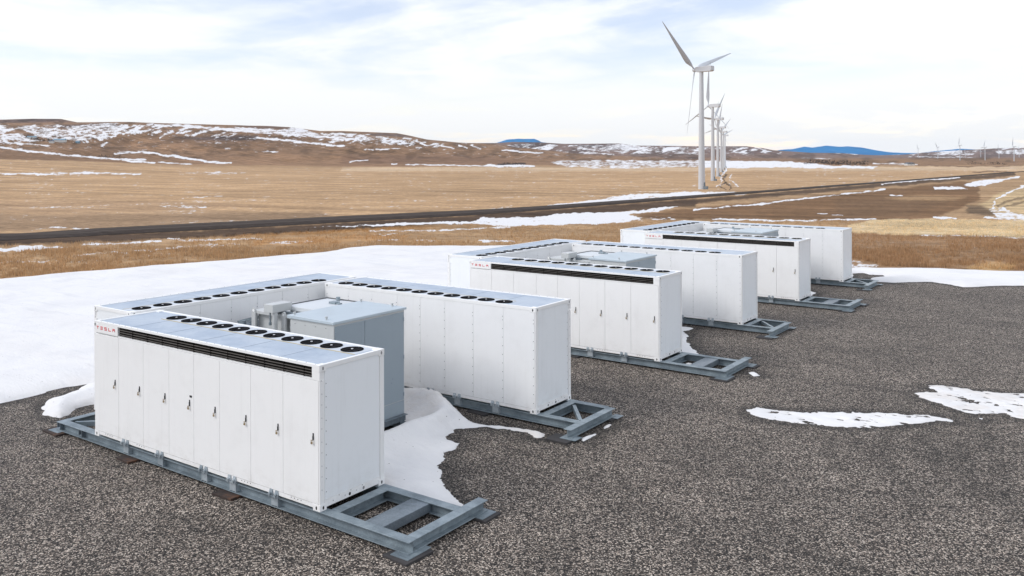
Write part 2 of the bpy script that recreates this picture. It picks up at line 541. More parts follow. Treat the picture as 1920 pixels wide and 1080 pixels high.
def mk_land():
    m, t, b = material('dry_grassland'); q = NB(t)
    cov = q.n('Attribute'); cov.attribute_name = 'cover'
    sn = q.n('Attribute'); sn.attribute_name = 'snow'
    co = q.pos()
    nf = q.noise(co, 0.7, 10, 0.74)                      # grass texture, metres down to centimetres
    ns = q.noise(q.pos((1, 1, 0.3)), 0.045, 12, 0.66, 0.3)    # tens of metres
    nl = q.noise(co, 0.006, 6, 0.6)                     # field scale
    rows = q.n('TexNoise'); rows.inputs['Scale'].default_value = 1.0; rows.inputs['Detail'].default_value = 6; rows.inputs['Roughness'].default_value = 0.6
    mp = q.n('Mapping'); g = q.n('NewGeometry'); q.l(g.outputs['Position'], mp.inputs[0])
    mp.inputs['Rotation'].default_value = (0, 0, -(YAW - math.pi / 2) + 0.12)
    mp.inputs['Scale'].default_value = (0.004, 0.075, 0.0)
    q.l(mp.outputs[0], rows.inputs[0])
    f = q.math('MULTIPLY', q.mr(nf, 0.3, 0.7, 0.5, 1.5), q.mr(ns, 0.3, 0.7, 0.72, 1.28))
    f = q.math('MULTIPLY', f, q.mr(nl, 0.3, 0.7, 0.86, 1.14))
    f = q.math('MULTIPLY', f, q.mr(rows.outputs[0], 0.34, 0.66, 0.74, 1.26))
    mul = q.n('VectorMath', operation='SCALE'); q.l(cov.outputs['Color'], mul.inputs[0]); q.l(f, mul.inputs['Scale'])
    hue = q.mix(q.mr(ns, 0.45, 0.7, 0, 0.35, True), mul.outputs[0], q.mix(1.0, mul.outputs[0], (0.82, 0.9, 1.02), 'MULTIPLY'))
    nz = q.math('ADD', q.math('MULTIPLY', ns, 0.62), q.math('MULTIPLY', q.noise(co, 0.25, 9, 0.7), 0.38))
    nz = q.mr(nz, 0.32, 0.68, 0, 1)
    s = q.math('ADD', sn.outputs['Fac'], q.math('MULTIPLY', q.math('SUBTRACT', nz, 0.5), 0.8))
    s = q.mr(s, 0.42, 0.72, 0, 1, True)
    c = q.mix(s, hue, (0.73, 0.725, 0.73))
    q.l(c, b.inputs['Base Color'])
    b.inputs['Roughness'].default_value = 0.9
    b.inputs['Specular IOR Level'].default_value = 0.1
    q.l(q.bump(nf, 0.7, 0.25), b.inputs['Normal'])
    return m
M['land'] = mk_land()

def mk_road():
    m, t, b = material('gravel_road'); q = NB(t)
    co = q.pos()
    n1 = q.noise(co, 0.6, 9, 0.7)
    a = q.n('Attribute'); a.attribute_name = 'lane'
    c = q.ramp(n1, [(0.3, (0.026, 0.0185, 0.0145)), (0.55, (0.048, 0.036, 0.029)), (0.75, (0.085, 0.066, 0.054))])
    c = q.mix(q.math('MULTIPLY', a.outputs['Fac'], 0.7), c, (0.088, 0.070, 0.058))
    b.inputs['Specular IOR Level'].default_value = 0.1
    q.l(c, b.inputs['Base Color'])
    b.inputs['Roughness'].default_value = 0.9
    q.l(q.bump(n1, 0.5, 0.1), b.inputs['Normal'])
    return m
M['road'] = mk_road()

def mk_flat(name, col, col2, scale, rough=0.9):
    m, t, b = material(name); q = NB(t)
    n1 = q.noise(q.pos(), scale, 7, 0.65)
    q.l(q.mix(q.mr(n1, 0.35, 0.65, 0, 1, True), col, col2), b.inputs['Base Color'])
    b.inputs['Roughness'].default_value = rough
    b.inputs['Specular IOR Level'].default_value = 0.1
    return m
M['mountain'] = mk_flat('mountain_haze_blue', (0.0, 0.135, 0.34), (0.002, 0.17, 0.40), 0.0012)  # blue of the distant haze put into the base colour
def mk_blades():
    m, t, b = material('dry_grass_blades'); q = NB(t)
    a = q.n('Attribute'); a.attribute_name = 'cover'
    tr = q.n('BsdfTranslucent'); df = q.n('BsdfDiffuse'); mx = q.n('MixShader'); mx.inputs[0].default_value = 0.45
    q.l(a.outputs['Color'], tr.inputs['Color']); q.l(a.outputs['Color'], df.inputs['Color'])
    q.l(df.outputs[0], mx.inputs[1]); q.l(tr.outputs[0], mx.inputs[2])
    q.l(mx.outputs[0], t.nodes['Material Output'].inputs['Surface'])
    return m
M['grass'] = mk_blades()
M['brush'] = mk_flat('bare_brush', (0.06, 0.052, 0.05), (0.12, 0.10, 0.088), 0.3)
M['soil'] = mk_flat('dark_soil', (0.06, 0.045, 0.035), (0.10, 0.075, 0.055), 0.3)

# ------------------------------------------------------------------ terrain
def interp(x, pts):
    p = np.asarray(pts, float)
    return np.interp(x, p[:, 0], p[:, 1])
Y_FOOT = [(-900, 287), (0, 296), (130, 300), (250, 306), (400, 312), (640, 313), (3000, 313)]
RG1 = [(-900, 236), (-300, 226), (0, 228), (110, 227), (240, 226.5), (300, 229), (430, 233), (540, 237), (600, 244.5), (640, 244.5), (710, 247.5), (745, 249), (770, 254), (800, 261), (860, 267), (930, 270), (1000, 279), (1100, 290), (1300, 300), (1500, 303), (3000, 303)]
RG0 = [(-900, 232), (-300, 222), (0, 221.5), (60, 220), (115, 220.5), (150, 228), (300, 245), (600, 262), (760, 300), (3000, 300)]
RG2 = [(-900, 300), (600, 290), (800, 272), (860, 268), (930, 268), (960, 266), (1010, 267), (1060, 270), (1160, 269.5), (1190, 273.5), (1300, 275), (1400, 275.5), (1430, 279), (1450, 283), (1520, 288), (1580, 289), (1620, 292), (1720, 297), (3000, 298)]
RG3 = [(-900, 300), (1400, 297), (1560, 292), (1650, 293), (1700, 291.5), (1730, 288.5), (1760, 286.5), (1800, 284), (1830, 283), (1870, 280.5), (1920, 280), (2000, 278), (2400, 282), (3000, 284)]
def zy(y, D): return CAM[2] + (PY - y) * D / FPX
def terrain_z(x, D):
    """x: azimuth as frame column, D: depth from the camera along its view"""
    x = np.asarray(x, float); D = np.asarray(D, float)
    zf = zy(interp(x, Y_FOOT), 1500.0)
    base = interp(D, [(0, -0.05), (60, -0.05), (66, -0.45), (80, -1.3), (105, -3.2), (200, -5.5), (357, -7.4), (570, -10.0), (750, -11.2), (1000, -11.5), (1500, -11.5)])
    w = sstep(650, 1500, D)
    z = base * (1 - w) + np.minimum(zf, 60) * w
    far = interp(D, [(1500, -11.5), (2900, -9.0), (6000, 2.0), (20000, 6.0)])
    fw_ = sstep(1500, 1900, D)
    z = np.where(D > 1500, zf * (1 - fw_) + far * fw_, z)
    for pts, d0, d1, pw in ((RG0, 3000, 4300, 0.5), (RG1, 1480, 3400, 0.5), (RG2, 3300, 5200, 0.35), (RG3, 6000, 9000, 0.6)):
        zc = zy(interp(x, pts), d1)
        t = (D - d0) / (d1 - d0)
        tt = np.clip(t, 0, 1)
        p = pw * tt ** 1.1 + (1 - pw) * sstep(0.45, 1.0, tt)
        p = np.where(t > 1, 1 - 0.9 * (t - 1), p)
        lat = (x - 960) / FPX * D
        rel = (fbm(lat / 260 + 40, D / 420, 5, 0.55) - 0.5) * 0.42 * np.clip(tt * (1 - tt) * 4, 0, 1)
        z0 = np.where(d0 < 2000, zf, interp(d0, [(1500, -11.5), (2900, -9.0), (6000, 2.0)]))
        zr = z0 + (zc - z0) * (p + rel)
        z = np.where(t > 0, np.maximum(z, zr), z)
    return z

def to_world(x, D, z):
    lat = (x - 960) / FPX * D
    P = CAM[None, :2] + FW[None, :2] * D[:, None] + RT[None, :2] * lat[:, None]
    return np.column_stack([P, z])
def at(x, D):
    x = np.atleast_1d(np.asarray(x, float)); D = np.atleast_1d(np.asarray(D, float))
    return to_world(x, D, terrain_z(x, D))
_Dt = np.concatenate([np.linspace(30, 300, 1500), np.geomspace(301, 6000, 1500)])
def depth_at(x, y):
    """depth where the view ray through frame point (x, y) meets the terrain"""
    z = terrain_z(np.full(_Dt.shape, float(x)), _Dt)
    yy = PY - (z - CAM[2]) * FPX / _Dt
    i = np.argmax(yy <= y)
    return _Dt[i] if yy[i] <= y else _Dt[-1]

# rows so that neighbouring rows are about a pixel apart
ys = np.arange(560.0, 313.5, -1.0)
zc0 = terrain_z(np.full(_Dt.shape, 1000.0), _Dt)
yc0 = PY - (zc0 - CAM[2]) * FPX / _Dt
Drow = np.interp(-ys, -yc0, _Dt)
Drow = np.concatenate([[3, 12, 25, 33], Drow[Drow > 36], np.geomspace(1530, 5600, 230), np.geomspace(5700, 11000, 60), [13000, 17000]])
Drow = np.unique(Drow)
xcol = np.concatenate([np.linspace(-2600, -140, 60), np.arange(-100, 2021, 2.0), np.linspace(2060, 4500, 60)])
XX, DD = np.meshgrid(xcol, Drow)
nr, nc = XX.shape
tx, tD = XX.ravel(), DD.ravel()
tz = terrain_z(tx, tD)
near = tD < 60
tP = to_world(tx, tD, tz)
ty = PY - (tz - CAM[2]) * FPX / tD
# outlines of every ground patch wander a little
wk = np.clip((ty - 290) / 120, 0.7, 1.6)                      # wobble of the patch outlines
sx_ = tx + (fbm(tx / 26 + 3, ty / 7, 4, 0.6) - 0.5) * 26 * wk
sy_ = ty + (fbm(tx / 18 + 70, ty / 9 + 11, 5, 0.65) - 0.5) * 7.0 * wk
# ---- ground cover (base colours of what grows there)
def field(c): return np.array(srgb(*c, 0.76))
cover = np.tile(field((184, 151, 114)), (len(tx), 1))
hill = sstep(1480, 1700, tD)
cover = cover * (1 - hill[:, None]) + field((152, 120, 92)) * hill[:, None]
# brown variation over the hills
hv = fbm((tx - 960) / FPX * tD / 500 + 9, tD / 900, 4)
cover *= (0.8 + 0.4 * hv * hill + 0.2 * (1 - hill))[:, None]
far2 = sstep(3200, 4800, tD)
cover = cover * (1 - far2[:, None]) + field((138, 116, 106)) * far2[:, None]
def paint_cover(pts, col, feather=2.0, amt=1.0, line=None):
    P = np.asarray(pts, float); pad = feather * 2 + (line or 0) + 12
    sel = np.where((tx > P[:, 0].min() - pad) & (tx < P[:, 0].max() + pad) & (ty > P[:, 1].min() - pad) & (ty < P[:, 1].max() + pad))[0]
    if not len(sel): return
    if line: a = 1 - sstep(line * 0.5, line + feather, seg_dist(sx_[sel], sy_[sel], pts, False))
    else: a = sstep(-feather, feather, sdf(sx_[sel], sy_[sel], pts))
    a = (a * amt)[:, None]
    cover[sel] = cover[sel] * (1 - a) + field(col) * a
plain = sstep(1620, 1480, tD)
TAN = [(-1500, 278), (0, 296), (130, 300), (250, 306), (400, 312), (640, 313), (1000, 316), (1300, 318), (1600, 315), (1920, 314), (3000, 314), (3000, 322), (1920, 328), (1300, 374), (900, 400), (500, 420), (0, 436), (-1500, 540)]
paint_cover(TAN, (199, 164, 125), 1.5)
paint_cover([(-300, 403), (0, 400), (300, 398), (600, 396), (640, 412), (400, 424), (0, 432), (-300, 450)], (142, 118, 94), 6, 0.75)
paint_cover([(-300, 372), (300, 372), (500, 385), (300, 398), (-300, 402)], (172, 142, 112), 10, 0.6)
paint_cover([(640, 313), (1640, 315), (3000, 314), (3000, 324), (1640, 322), (640, 320)], (224, 196, 162), 2, 0.75)
paint_cover([(-200, 460), (0, 450), (300, 440), (500, 431), (700, 421), (900, 409), (1100, 396), (1300, 380)], (84, 66, 52), 2.5, 0.95, 8)
paint_cover([(1280, 381), (1440, 367), (1680, 347), (1900, 329)], (88, 70, 56), 2, 0.9, 3.5)
paint_cover([(420, 443), (560, 434), (760, 424), (860, 424), (700, 432), (560, 440)], (176, 132, 82), 3, 0.8)
paint_cover([(480, 448), (700, 440), (800, 440), (700, 450), (560, 458), (480, 458)], (196, 152, 104), 3, 0.7)
paint_cover([(1190, 404), (1250, 396), (1440, 379), (1660, 357), (1800, 343), (1840, 345), (1835, 378), (1790, 396), (1750, 412), (1640, 415), (1330, 411), (1230, 412)], (136, 104, 74), 3)
paint_cover([(1560, 376), (1700, 372), (1780, 380), (1700, 408), (1580, 412)], (126, 98, 72), 8, 0.8)
paint_cover([(1660, 372), (1740, 369), (1810, 372), (1790, 378), (1700, 378)], (188, 154, 114), 4, 0.7)
paint_cover([(1590, 424), (1650, 413), (1920, 416), (3000, 424), (3000, 462), (1920, 446), (1760, 443), (1690, 443), (1590, 438)], (226, 200, 158), 1.5)
paint_cover([(1580, 439), (1700, 444), (1920, 448), (3000, 464), (3000, 540), (1920, 512), (1580, 506)], (172, 138, 104), 1.5)
paint_cover([(1810, 503), (1850, 497), (1900, 500), (1900, 511), (1820, 512)], (206, 172, 126), 5, 0.8)
paint_cover([(1835, 388), (1870, 366), (1920, 352), (2600, 318), (2600, 420), (1920, 416), (1880, 411)], (208, 180, 138), 3)
paint_cover([(1810, 388), (1840, 390), (1870, 402), (1860, 408), (1810, 402)], (108, 90, 72), 3, 0.85)
for yy_ in (396, 403):
    paint_cover([(1870, yy_ - 6), (1885, yy_ - 14), (1930, yy_ - 26)], (110, 92, 72), 1, 0.7, 1.5)
paint_cover([(1826, 325), (1870, 324.5), (1902, 325.5)], (78, 60, 48), 0.8, 0.8, 0.7)
paint_cover([(1720, 312.5), (1800, 314), (1920, 314.5)], (120, 92, 72), 0.8, 0.8, 0.9)
paint_cover([(1357, 356), (1354, 349), (1361, 343), (1357, 337), (1362, 331), (1360, 325), (1364, 319)], (62, 48, 40), 0.8, 0.9, 1.5)
paint_cover([(1367, 356), (1368, 350), (1362, 344), (1359, 339)], (62, 48, 40), 0.8, 0.85, 1.3)
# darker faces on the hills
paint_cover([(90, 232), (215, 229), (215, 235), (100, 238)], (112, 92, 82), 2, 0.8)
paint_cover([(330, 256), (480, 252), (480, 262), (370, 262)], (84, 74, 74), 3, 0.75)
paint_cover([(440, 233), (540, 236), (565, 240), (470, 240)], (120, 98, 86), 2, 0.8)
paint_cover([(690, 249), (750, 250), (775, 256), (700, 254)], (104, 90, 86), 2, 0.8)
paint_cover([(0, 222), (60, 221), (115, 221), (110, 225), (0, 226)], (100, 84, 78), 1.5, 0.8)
paint_cover([(260, 258), (320, 262), (420, 280), (300, 284), (230, 272)], (176, 138, 104), 5, 0.8)
paint_cover([(640, 290), (900, 292), (1000, 302), (940, 309), (640, 306)], (134, 104, 84), 4, 0.6)
paint_cover([(930, 306), (985, 306), (988, 309), (930, 309)], (62, 52, 50), 1, 0.9)
paint_cover([(960, 270), (1010, 268), (1030, 276), (950, 277)], (112, 98, 96), 2, 0.7)
paint_cover([(1080, 272), (1180, 271), (1180, 280), (1090, 279)], (110, 96, 96), 2, 0.7)
paint_cover([(1380, 276), (1430, 280), (1450, 288), (1390, 289)], (124, 102, 96), 2, 0.7)
paint_cover([(1250, 296), (1310, 295), (1310, 300), (1240, 300)], (110, 86, 72), 1, 0.7)
# ---- snow cover, 0..1
snow = np.zeros(len(tx))
wid = fbm(tx / 17 + 40, ty / 11 + 9, 4, 0.6)
fine = fbm(tx / 7 + 5, ty / 1.8 + 31, 4, 0.65) - 0.5
def paint_snow(pts, s, feather=2.0, line=None):
    P = np.asarray(pts, float); pad = feather * 2 + (line or 0) + 12
    sel = np.where((tx > P[:, 0].min() - pad) & (tx < P[:, 0].max() + pad) & (ty > P[:, 1].min() - pad) & (ty < P[:, 1].max() + pad))[0]
    if not len(sel): return
    if line: a = 1 - sstep(line * 0.35, line + feather, seg_dist(sx_[sel], sy_[sel], pts, False) / (0.5 + 1.0 * wid[sel]))
    else: a = sstep(-feather, feather, sdf(sx_[sel], sy_[sel], pts))
    snow[sel] = np.maximum(snow[sel], a * s)
paint_snow(TAN, 0.22, 2)
paint_snow([(-1500, 225), (0, 226), (640, 246), (960, 272), (1460, 285), (1460, 300), (960, 300), (640, 280), (0, 285), (-1500, 285)], 0.24, 3)
paint_snow([(-1200, 232), (0, 232), (20, 262), (-1200, 268)], 0.5, 4)
PS = [
 ([(30, 236), (60, 232), (120, 238), (150, 232), (215, 228), (250, 233), (235, 240), (245, 246), (200, 258), (165, 262), (110, 262), (60, 250), (45, 242)], .72),
 ([(0, 245), (40, 248), (60, 258), (105, 264), (0, 262)], .82),
 ([(190, 268), (203, 262), (200, 272), (195, 276)], .8),
 ([(360, 262), (400, 258), (480, 252), (480, 264), (400, 270)], .42),
 ([(440, 236), (480, 238), (520, 240), (565, 238), (600, 252), (645, 256), (620, 259), (575, 257), (520, 252), (480, 249), (420, 240)], .82),
 ([(660, 252), (700, 254), (745, 258), (735, 270), (700, 270)], .52),
 ([(945, 270), (1000, 268), (1010, 275), (970, 277)], .6),
 ([(1070, 272), (1180, 270), (1200, 281), (1160, 287), (1100, 285), (1075, 278)], .55),
 ([(1165, 270), (1200, 274), (1212, 283), (1170, 282)], .9),
 ([(1200, 275), (1310, 275), (1310, 290), (1210, 290)], .55),
 ([(1320, 275), (1400, 277), (1400, 291), (1320, 290)], .44),
 ([(1370, 287), (1400, 282), (1395, 290)], .85),
 ([(1020, 303), (1100, 300), (1310, 301), (1310, 314), (1150, 318), (1060, 314)], .60),
 ([(1310, 303), (1360, 302), (1480, 304), (1560, 312), (1650, 313), (1640, 318), (1400, 316), (1310, 316)], .9),
 ([(920, 309), (960, 308), (1000, 311), (1010, 314), (900, 313)], .85),
 ([(1740, 285), (1800, 283), (1810, 292), (1740, 290)], .6),
 ([(1860, 285), (1920, 283), (1930, 292), (1870, 292)], .72),
 ([(370, 319), (480, 321), (440, 326), (330, 326)], .48),
 ([(275, 384), (330, 382), (370, 382), (400, 384), (390, 388), (320, 390)], .58),
 ([(900, 398), (960, 392), (1090, 378), (1180, 366), (1290, 361), (1430, 360), (1400, 366), (1230, 373), (1100, 384), (990, 392)], .9),
 ([(550, 426), (620, 424), (760, 417), (880, 414), (900, 408), (1000, 406), (1060, 400), (1180, 397), (1230, 391), (1290, 386), (1240, 396), (1180, 403), (1210, 412), (1180, 418), (1050, 423), (940, 424), (880, 419), (700, 424)], .9),
 ([(1190, 408), (1260, 406), (1260, 414), (1190, 417)], .55),
 ([(20, 462), (60, 457), (110, 459), (140, 461), (60, 466), (0, 470), (-60, 474), (-60, 466)], .95),
 ([(500, 449), (600, 450), (590, 456), (500, 457)], .5),
 ([(1748, 353), (1790, 350.5), (1820, 357), (1750, 358)], .95),
 ([(1800, 350), (1840, 340), (1900, 337), (1850, 350), (1830, 352)], .85),
 ([(1850, 395), (1880, 390), (1920, 405), (1990, 410), (1990, 420), (1920, 417), (1880, 415)], .62),
 ([(1597, 488), (1640, 496), (1655, 503), (1590, 504)], .65),
 ([(1600, 425), (1650, 416), (1920, 419), (2400, 425), (2400, 442), (1920, 432), (1600, 436)], .27),
 ([(1590, 450), (1920, 455), (2400, 470), (2400, 515), (1920, 508), (1590, 502)], .22),
 ([(0, 470), (690, 440), (690, 458), (0, 515)], .22),
]
for pts, s in PS: paint_snow(pts, s * (.85 if pts[0][1] < 300 else 1.0), 1.8)
LS = [
 ([(150, 266), (190, 260), (240, 246), (262, 234)], 2.5, .85), ([(0, 264), (50, 267), (90, 271)], 2.5, .8),
 ([(-200, 262), (0, 274), (60, 281), (120, 288), (190, 294), (240, 299), (290, 304)], 3, .95),
 ([(215, 285), (260, 284), (300, 288), (340, 294)], 3, .8), ([(262, 282), (330, 292), (380, 300), (432, 305)], 3, .95),
 ([(230, 297), (270, 297)], 3, .8), ([(250, 300), (360, 306)], 1.5, .75), ([(240, 252), (270, 235), (290, 230)], 3, .8),
 ([(295, 234), (340, 233), (400, 240), (480, 245)], 4, .9), ([(300, 258), (325, 242)], 2.5, .75), ([(330, 250), (348, 242)], 2.5, .75),
 ([(365, 250), (390, 244)], 2.5, .75), ([(480, 256), (545, 263), (580, 268), (645, 273)], 3, .95), ([(600, 250), (650, 257), (675, 265), (685, 271)], 3, .75),
 ([(705, 256), (750, 262)], 2.5, .75), ([(780, 262), (800, 275)], 2.5, .9), ([(685, 280), (745, 278)], 1.2, .9), ([(828, 272), (850, 278)], 2, .9),
 ([(860, 272), (878, 278)], 2.5, .9), ([(885, 271), (902, 280)], 2.5, .9), ([(480, 284), (520, 283)], 1.5, .7), ([(652, 303), (690, 300)], 1.2, .9),
 ([(733, 306), (745, 306)], 1.5, .9), ([(765, 307.5), (820, 309), (960, 312)], 1.2, .9), ([(945, 281), (990, 285), (1020, 287)], 2.2, .95),
 ([(1090, 286), (1150, 290)], 1.5, .8), ([(1417, 277), (1440, 284)], 2, .9), ([(1500, 297), (1560, 300)], 1.5, .65), ([(1560, 286), (1610, 291)], 2, .75),
 ([(1640, 308), (1720, 311)], 1.5, .75), ([(1700, 296), (1830, 298)], 1, .65), ([(-300, 318), (0, 323), (80, 324), (150, 322), (260, 324)], 3, .85),
 ([(340, 369), (420, 366)], 1.0, .65), ([(790, 400), (880, 398), (960, 388)], 2, .6), ([(1650, 348), (1720, 340), (1800, 336)], 1.2, .95),
 ([(60, 430), (100, 425), (160, 426)], 1.2, .7), ([(690, 431), (800, 431), (960, 426)], 1.6, .85), ([(700, 440), (740, 437)], 1.6, .8),
 ([(1300, 394), (1380, 388), (1470, 378), (1540, 371), (1660, 357)], 1.6, .9), ([(1330, 411), (1440, 415), (1640, 413.5)], 2, .85),
 ([(1535, 403), (1580, 405)], 1.2, .9), ([(1670, 368), (1690, 369)], 1.2, .9), ([(150, 458), (220, 453), (300, 451)], 2, .95),
 ([(310, 446), (360, 448), (400, 449), (480, 446)], 1.2, .9), ([(130, 478), (200, 471), (300, 466), (400, 455)], 1.1, .7),
 ([(230, 472), (330, 464), (440, 455)], 1.1, .68), ([(0, 490), (80, 487)], 1.2, .7), ([(700, 448), (745, 450)], 1.2, .9), ([(780, 451), (835, 451)], 1, .7),
 ([(900, 452), (960, 453)], 1.8, .9), ([(1830, 350), (1910, 335)], 2.2, .9), ([(1860, 395), (1870, 375), (1920, 352), (2100, 330)], 2.2, .9),
 ([(1750, 410), (1790, 412)], 2.2, .95), ([(1850, 410), (1880, 412)], 2.5, .9), ([(1720, 443.5), (1920, 446.5)], 1, .75),
 ([(1345, 356), (1350, 345), (1353, 335), (1360, 322)], 1.5, .85), ([(1383, 352), (1376, 345), (1371, 338), (1370, 328)], 1.4, .82), ([(1361, 327), (1364, 318)], 2.0, .85), ([(1353, 352), (1358, 346)], 1.4, .7), ([(1369, 350), (1366, 343)], 1.4, .7),
]
for pts, w, s in LS: paint_snow(pts, s * .86, 1.3, w * (.72 if pts[0][1] < 330 else .85))
# gully and ledge snow over the hills, slanting the way the slopes drain
hm = sstep(1700, 2300, tD)
crest = interp(tx, RG1)
band = np.where(tD < 3450, sstep(1.5, 6, ty - crest) * sstep(34, 14, ty - crest) * sstep(960, 760, tx), 0)
band = np.where((tD > 3600) & (tD < 5300), sstep(296, 284, ty) * sstep(1.0, 2.5, ty - interp(tx, RG2)), band)
band = np.where(tD > 5600, sstep(298, 290, ty) * 0.9, band)
gul = fbm((tx + (ty - 250) * 2.2) / 13 + 2, ty / 6.5 + 8, 5, 0.62)
gul2 = fbm(tx / 60 + 12, ty / 14 + 3, 4, 0.55)
snow = np.maximum(snow, np.clip((gul * 0.65 + gul2 * 0.35 - 0.43) * 4.2, 0, 0.86) * band)
cover = cover * (1 - (hm * 0.38 * sstep(0.45, 0.66, fbm(tx / 22 + 30, ty / 5 + 4, 5, 0.6)))[:, None])
snow = snow + np.where(snow > 0.02, fine * np.where(tD < 1500, 0.9, 0.85), 0)
snow[tD < 40] = 0
fi = (np.arange(nr - 1)[:, None] * nc + np.arange(nc - 1)[None, :]).ravel()
faces = np.column_stack([fi, fi + 1, fi + 1 + nc, fi + nc])
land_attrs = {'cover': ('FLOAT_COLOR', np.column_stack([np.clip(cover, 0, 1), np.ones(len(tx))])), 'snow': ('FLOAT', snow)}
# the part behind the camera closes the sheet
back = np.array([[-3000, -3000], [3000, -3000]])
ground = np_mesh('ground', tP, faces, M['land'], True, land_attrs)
tag(ground, kind='structure')
gb = MB()
b0 = to_world(np.array([-2600.0, 4500.0]), np.array([3.0, 3.0]), np.array([-0.05, -0.05]))
wl = CAM[:2] - FW[:2] * 400 - RT[:2] * 700; wr = CAM[:2] - FW[:2] * 400 + RT[:2] * 700
pl = CAM[:2] + FW[:2] * 300 - RT[:2] * 690; pr = CAM[:2] + FW[:2] * 300 + RT[:2] * 690
gb.add([(pl[0], pl[1], -9), (wl[0], wl[1], -0.3), (wr[0], wr[1], -0.3), (pr[0], pr[1], -9)], [(0, 1, 2, 3)])
gb.build('terrain', M['soil']); tag(COL.objects['terrain'], kind='structure')

# ---- haze-blue mountains far behind
def ridge(name, pts, D, mat, base_y=296):
    vs = []; n = len(pts)
    xs = np.linspace(pts[0][0], pts[-1][0], max(40, n * 14))
    yc = interp(xs, pts)
    yc = yc + (fbm(xs / 9.0, xs * 0 + D / 1000, 4) - 0.5) * 1.6 * sstep(0, 6, base_y - yc - 1)
    rows = []
    for k, (dd, hf) in enumerate(((-2600, 0.0), (-1300, 0.5), (-500, 0.86), (0, 1.0), (900, 0.7), (2600, 0.0))):
        Dk = np.full(len(xs), D + dd)
        lat = (xs - 960) / FPX * D
        zc = zy(yc, D); z0 = -12.0
        z = z0 + (zc - z0) * hf
        if 0 < hf < 1: z = z + (fbm(xs / 14.0 + k * 3, np.full(len(xs), k * 1.7), 4) - 0.5) * 60 * hf
        P = CAM[None, :2] + FW[None, :2] * Dk[:, None] + RT[None, :2] * lat[:, None]
        rows.append(np.column_stack([P, np.minimum(z, zc)]))
    V = np.concatenate(rows); m = len(xs)
    f = (np.arange(len(rows) - 1)[:, None] * m + np.arange(m - 1)[None, :]).ravel()
    o = np_mesh(name, V, np.column_stack([f, f + 1, f + 1 + m, f + m]), mat, False)
    tag(o, kind='structure')
    return o
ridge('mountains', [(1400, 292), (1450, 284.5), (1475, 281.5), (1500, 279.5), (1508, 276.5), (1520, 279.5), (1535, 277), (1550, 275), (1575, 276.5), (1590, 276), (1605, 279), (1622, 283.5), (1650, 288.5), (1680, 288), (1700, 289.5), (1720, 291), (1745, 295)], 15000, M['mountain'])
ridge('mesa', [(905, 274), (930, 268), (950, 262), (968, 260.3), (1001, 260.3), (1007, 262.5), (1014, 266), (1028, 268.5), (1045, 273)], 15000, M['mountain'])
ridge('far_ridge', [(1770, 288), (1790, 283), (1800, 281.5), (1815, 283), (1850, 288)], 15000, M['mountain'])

# ------------------------------------------------------------------ road
def road_strip():
    near_e = [(-60, 453), (0, 449), (120, 443), (240, 437), (360, 431), (480, 425), (640, 416.5), (760, 410), (880, 404), (960, 398.5), (1100, 388), (1200, 380.5), (1300, 372.5), (1440, 362), (1560, 352.5), (1680, 343.5), (1800, 334), (1900, 326.5), (1960, 323.5)]
    far_e = [(-60, 440.5), (0, 437), (120, 431), (240, 425.5), (360, 419.5), (480, 414), (640, 406), (760, 400.5), (880, 395.5), (960, 391), (1100, 382), (1200, 375), (1300, 368), (1440, 358.5), (1560, 349.5), (1680, 341), (1800, 332), (1900, 325), (1960, 322)]
    xs = np.concatenate([np.arange(-60, 1960, 12.0), [1960]])
    V = []; lane = []
    k = 7
    for x in xs:
        d0 = depth_at(x, interp(x, near_e)); d1 = depth_at(x, interp(x, far_e))
        for j in range(k):
            t = j / (k - 1)
            D = d0 + (d1 - d0) * t
            p = at(x, D)[0]
            lift = 0.0 if j in (0, k - 1) else 0.30
            V.append((p[0], p[1], p[2] + 0.03 + lift)); lane.append(1.0 if j in (2, 4) else 0.0)
    m = len(xs)
    f = np.array([[a * k + b, (a + 1) * k + b, (a + 1) * k + b + 1, a * k + b + 1] for a in range(m - 1) for b in range(k - 1)])
    o = np_mesh('road', np.array(V), f, M['road'], True, {'lane': ('FLOAT', np.array(lane))})
    tag(o, kind='structure')
road_strip()

# ------------------------------------------------------------------ gravel pad and snow
pad_px = [(-700, 640), (-300, 560), (0, 531), (200, 513), (480, 489), (690, 470), (1000, 466), (1400, 478), (1600, 508), (1700, 520), (1800, 524), (1920, 523), (2200, 540), (3000, 640)]
pv = [tuple(gp(x, y)[:2]) for x, y in pad_px]
bl = CAM[:2] - FW[:2] * 25 - RT[:2] * 45; br = CAM[:2] - FW[:2] * 25 + RT[:2] * 60
PAD_POLY = pv + [tuple(br), tuple(bl)]
SNOW_POLYS = []

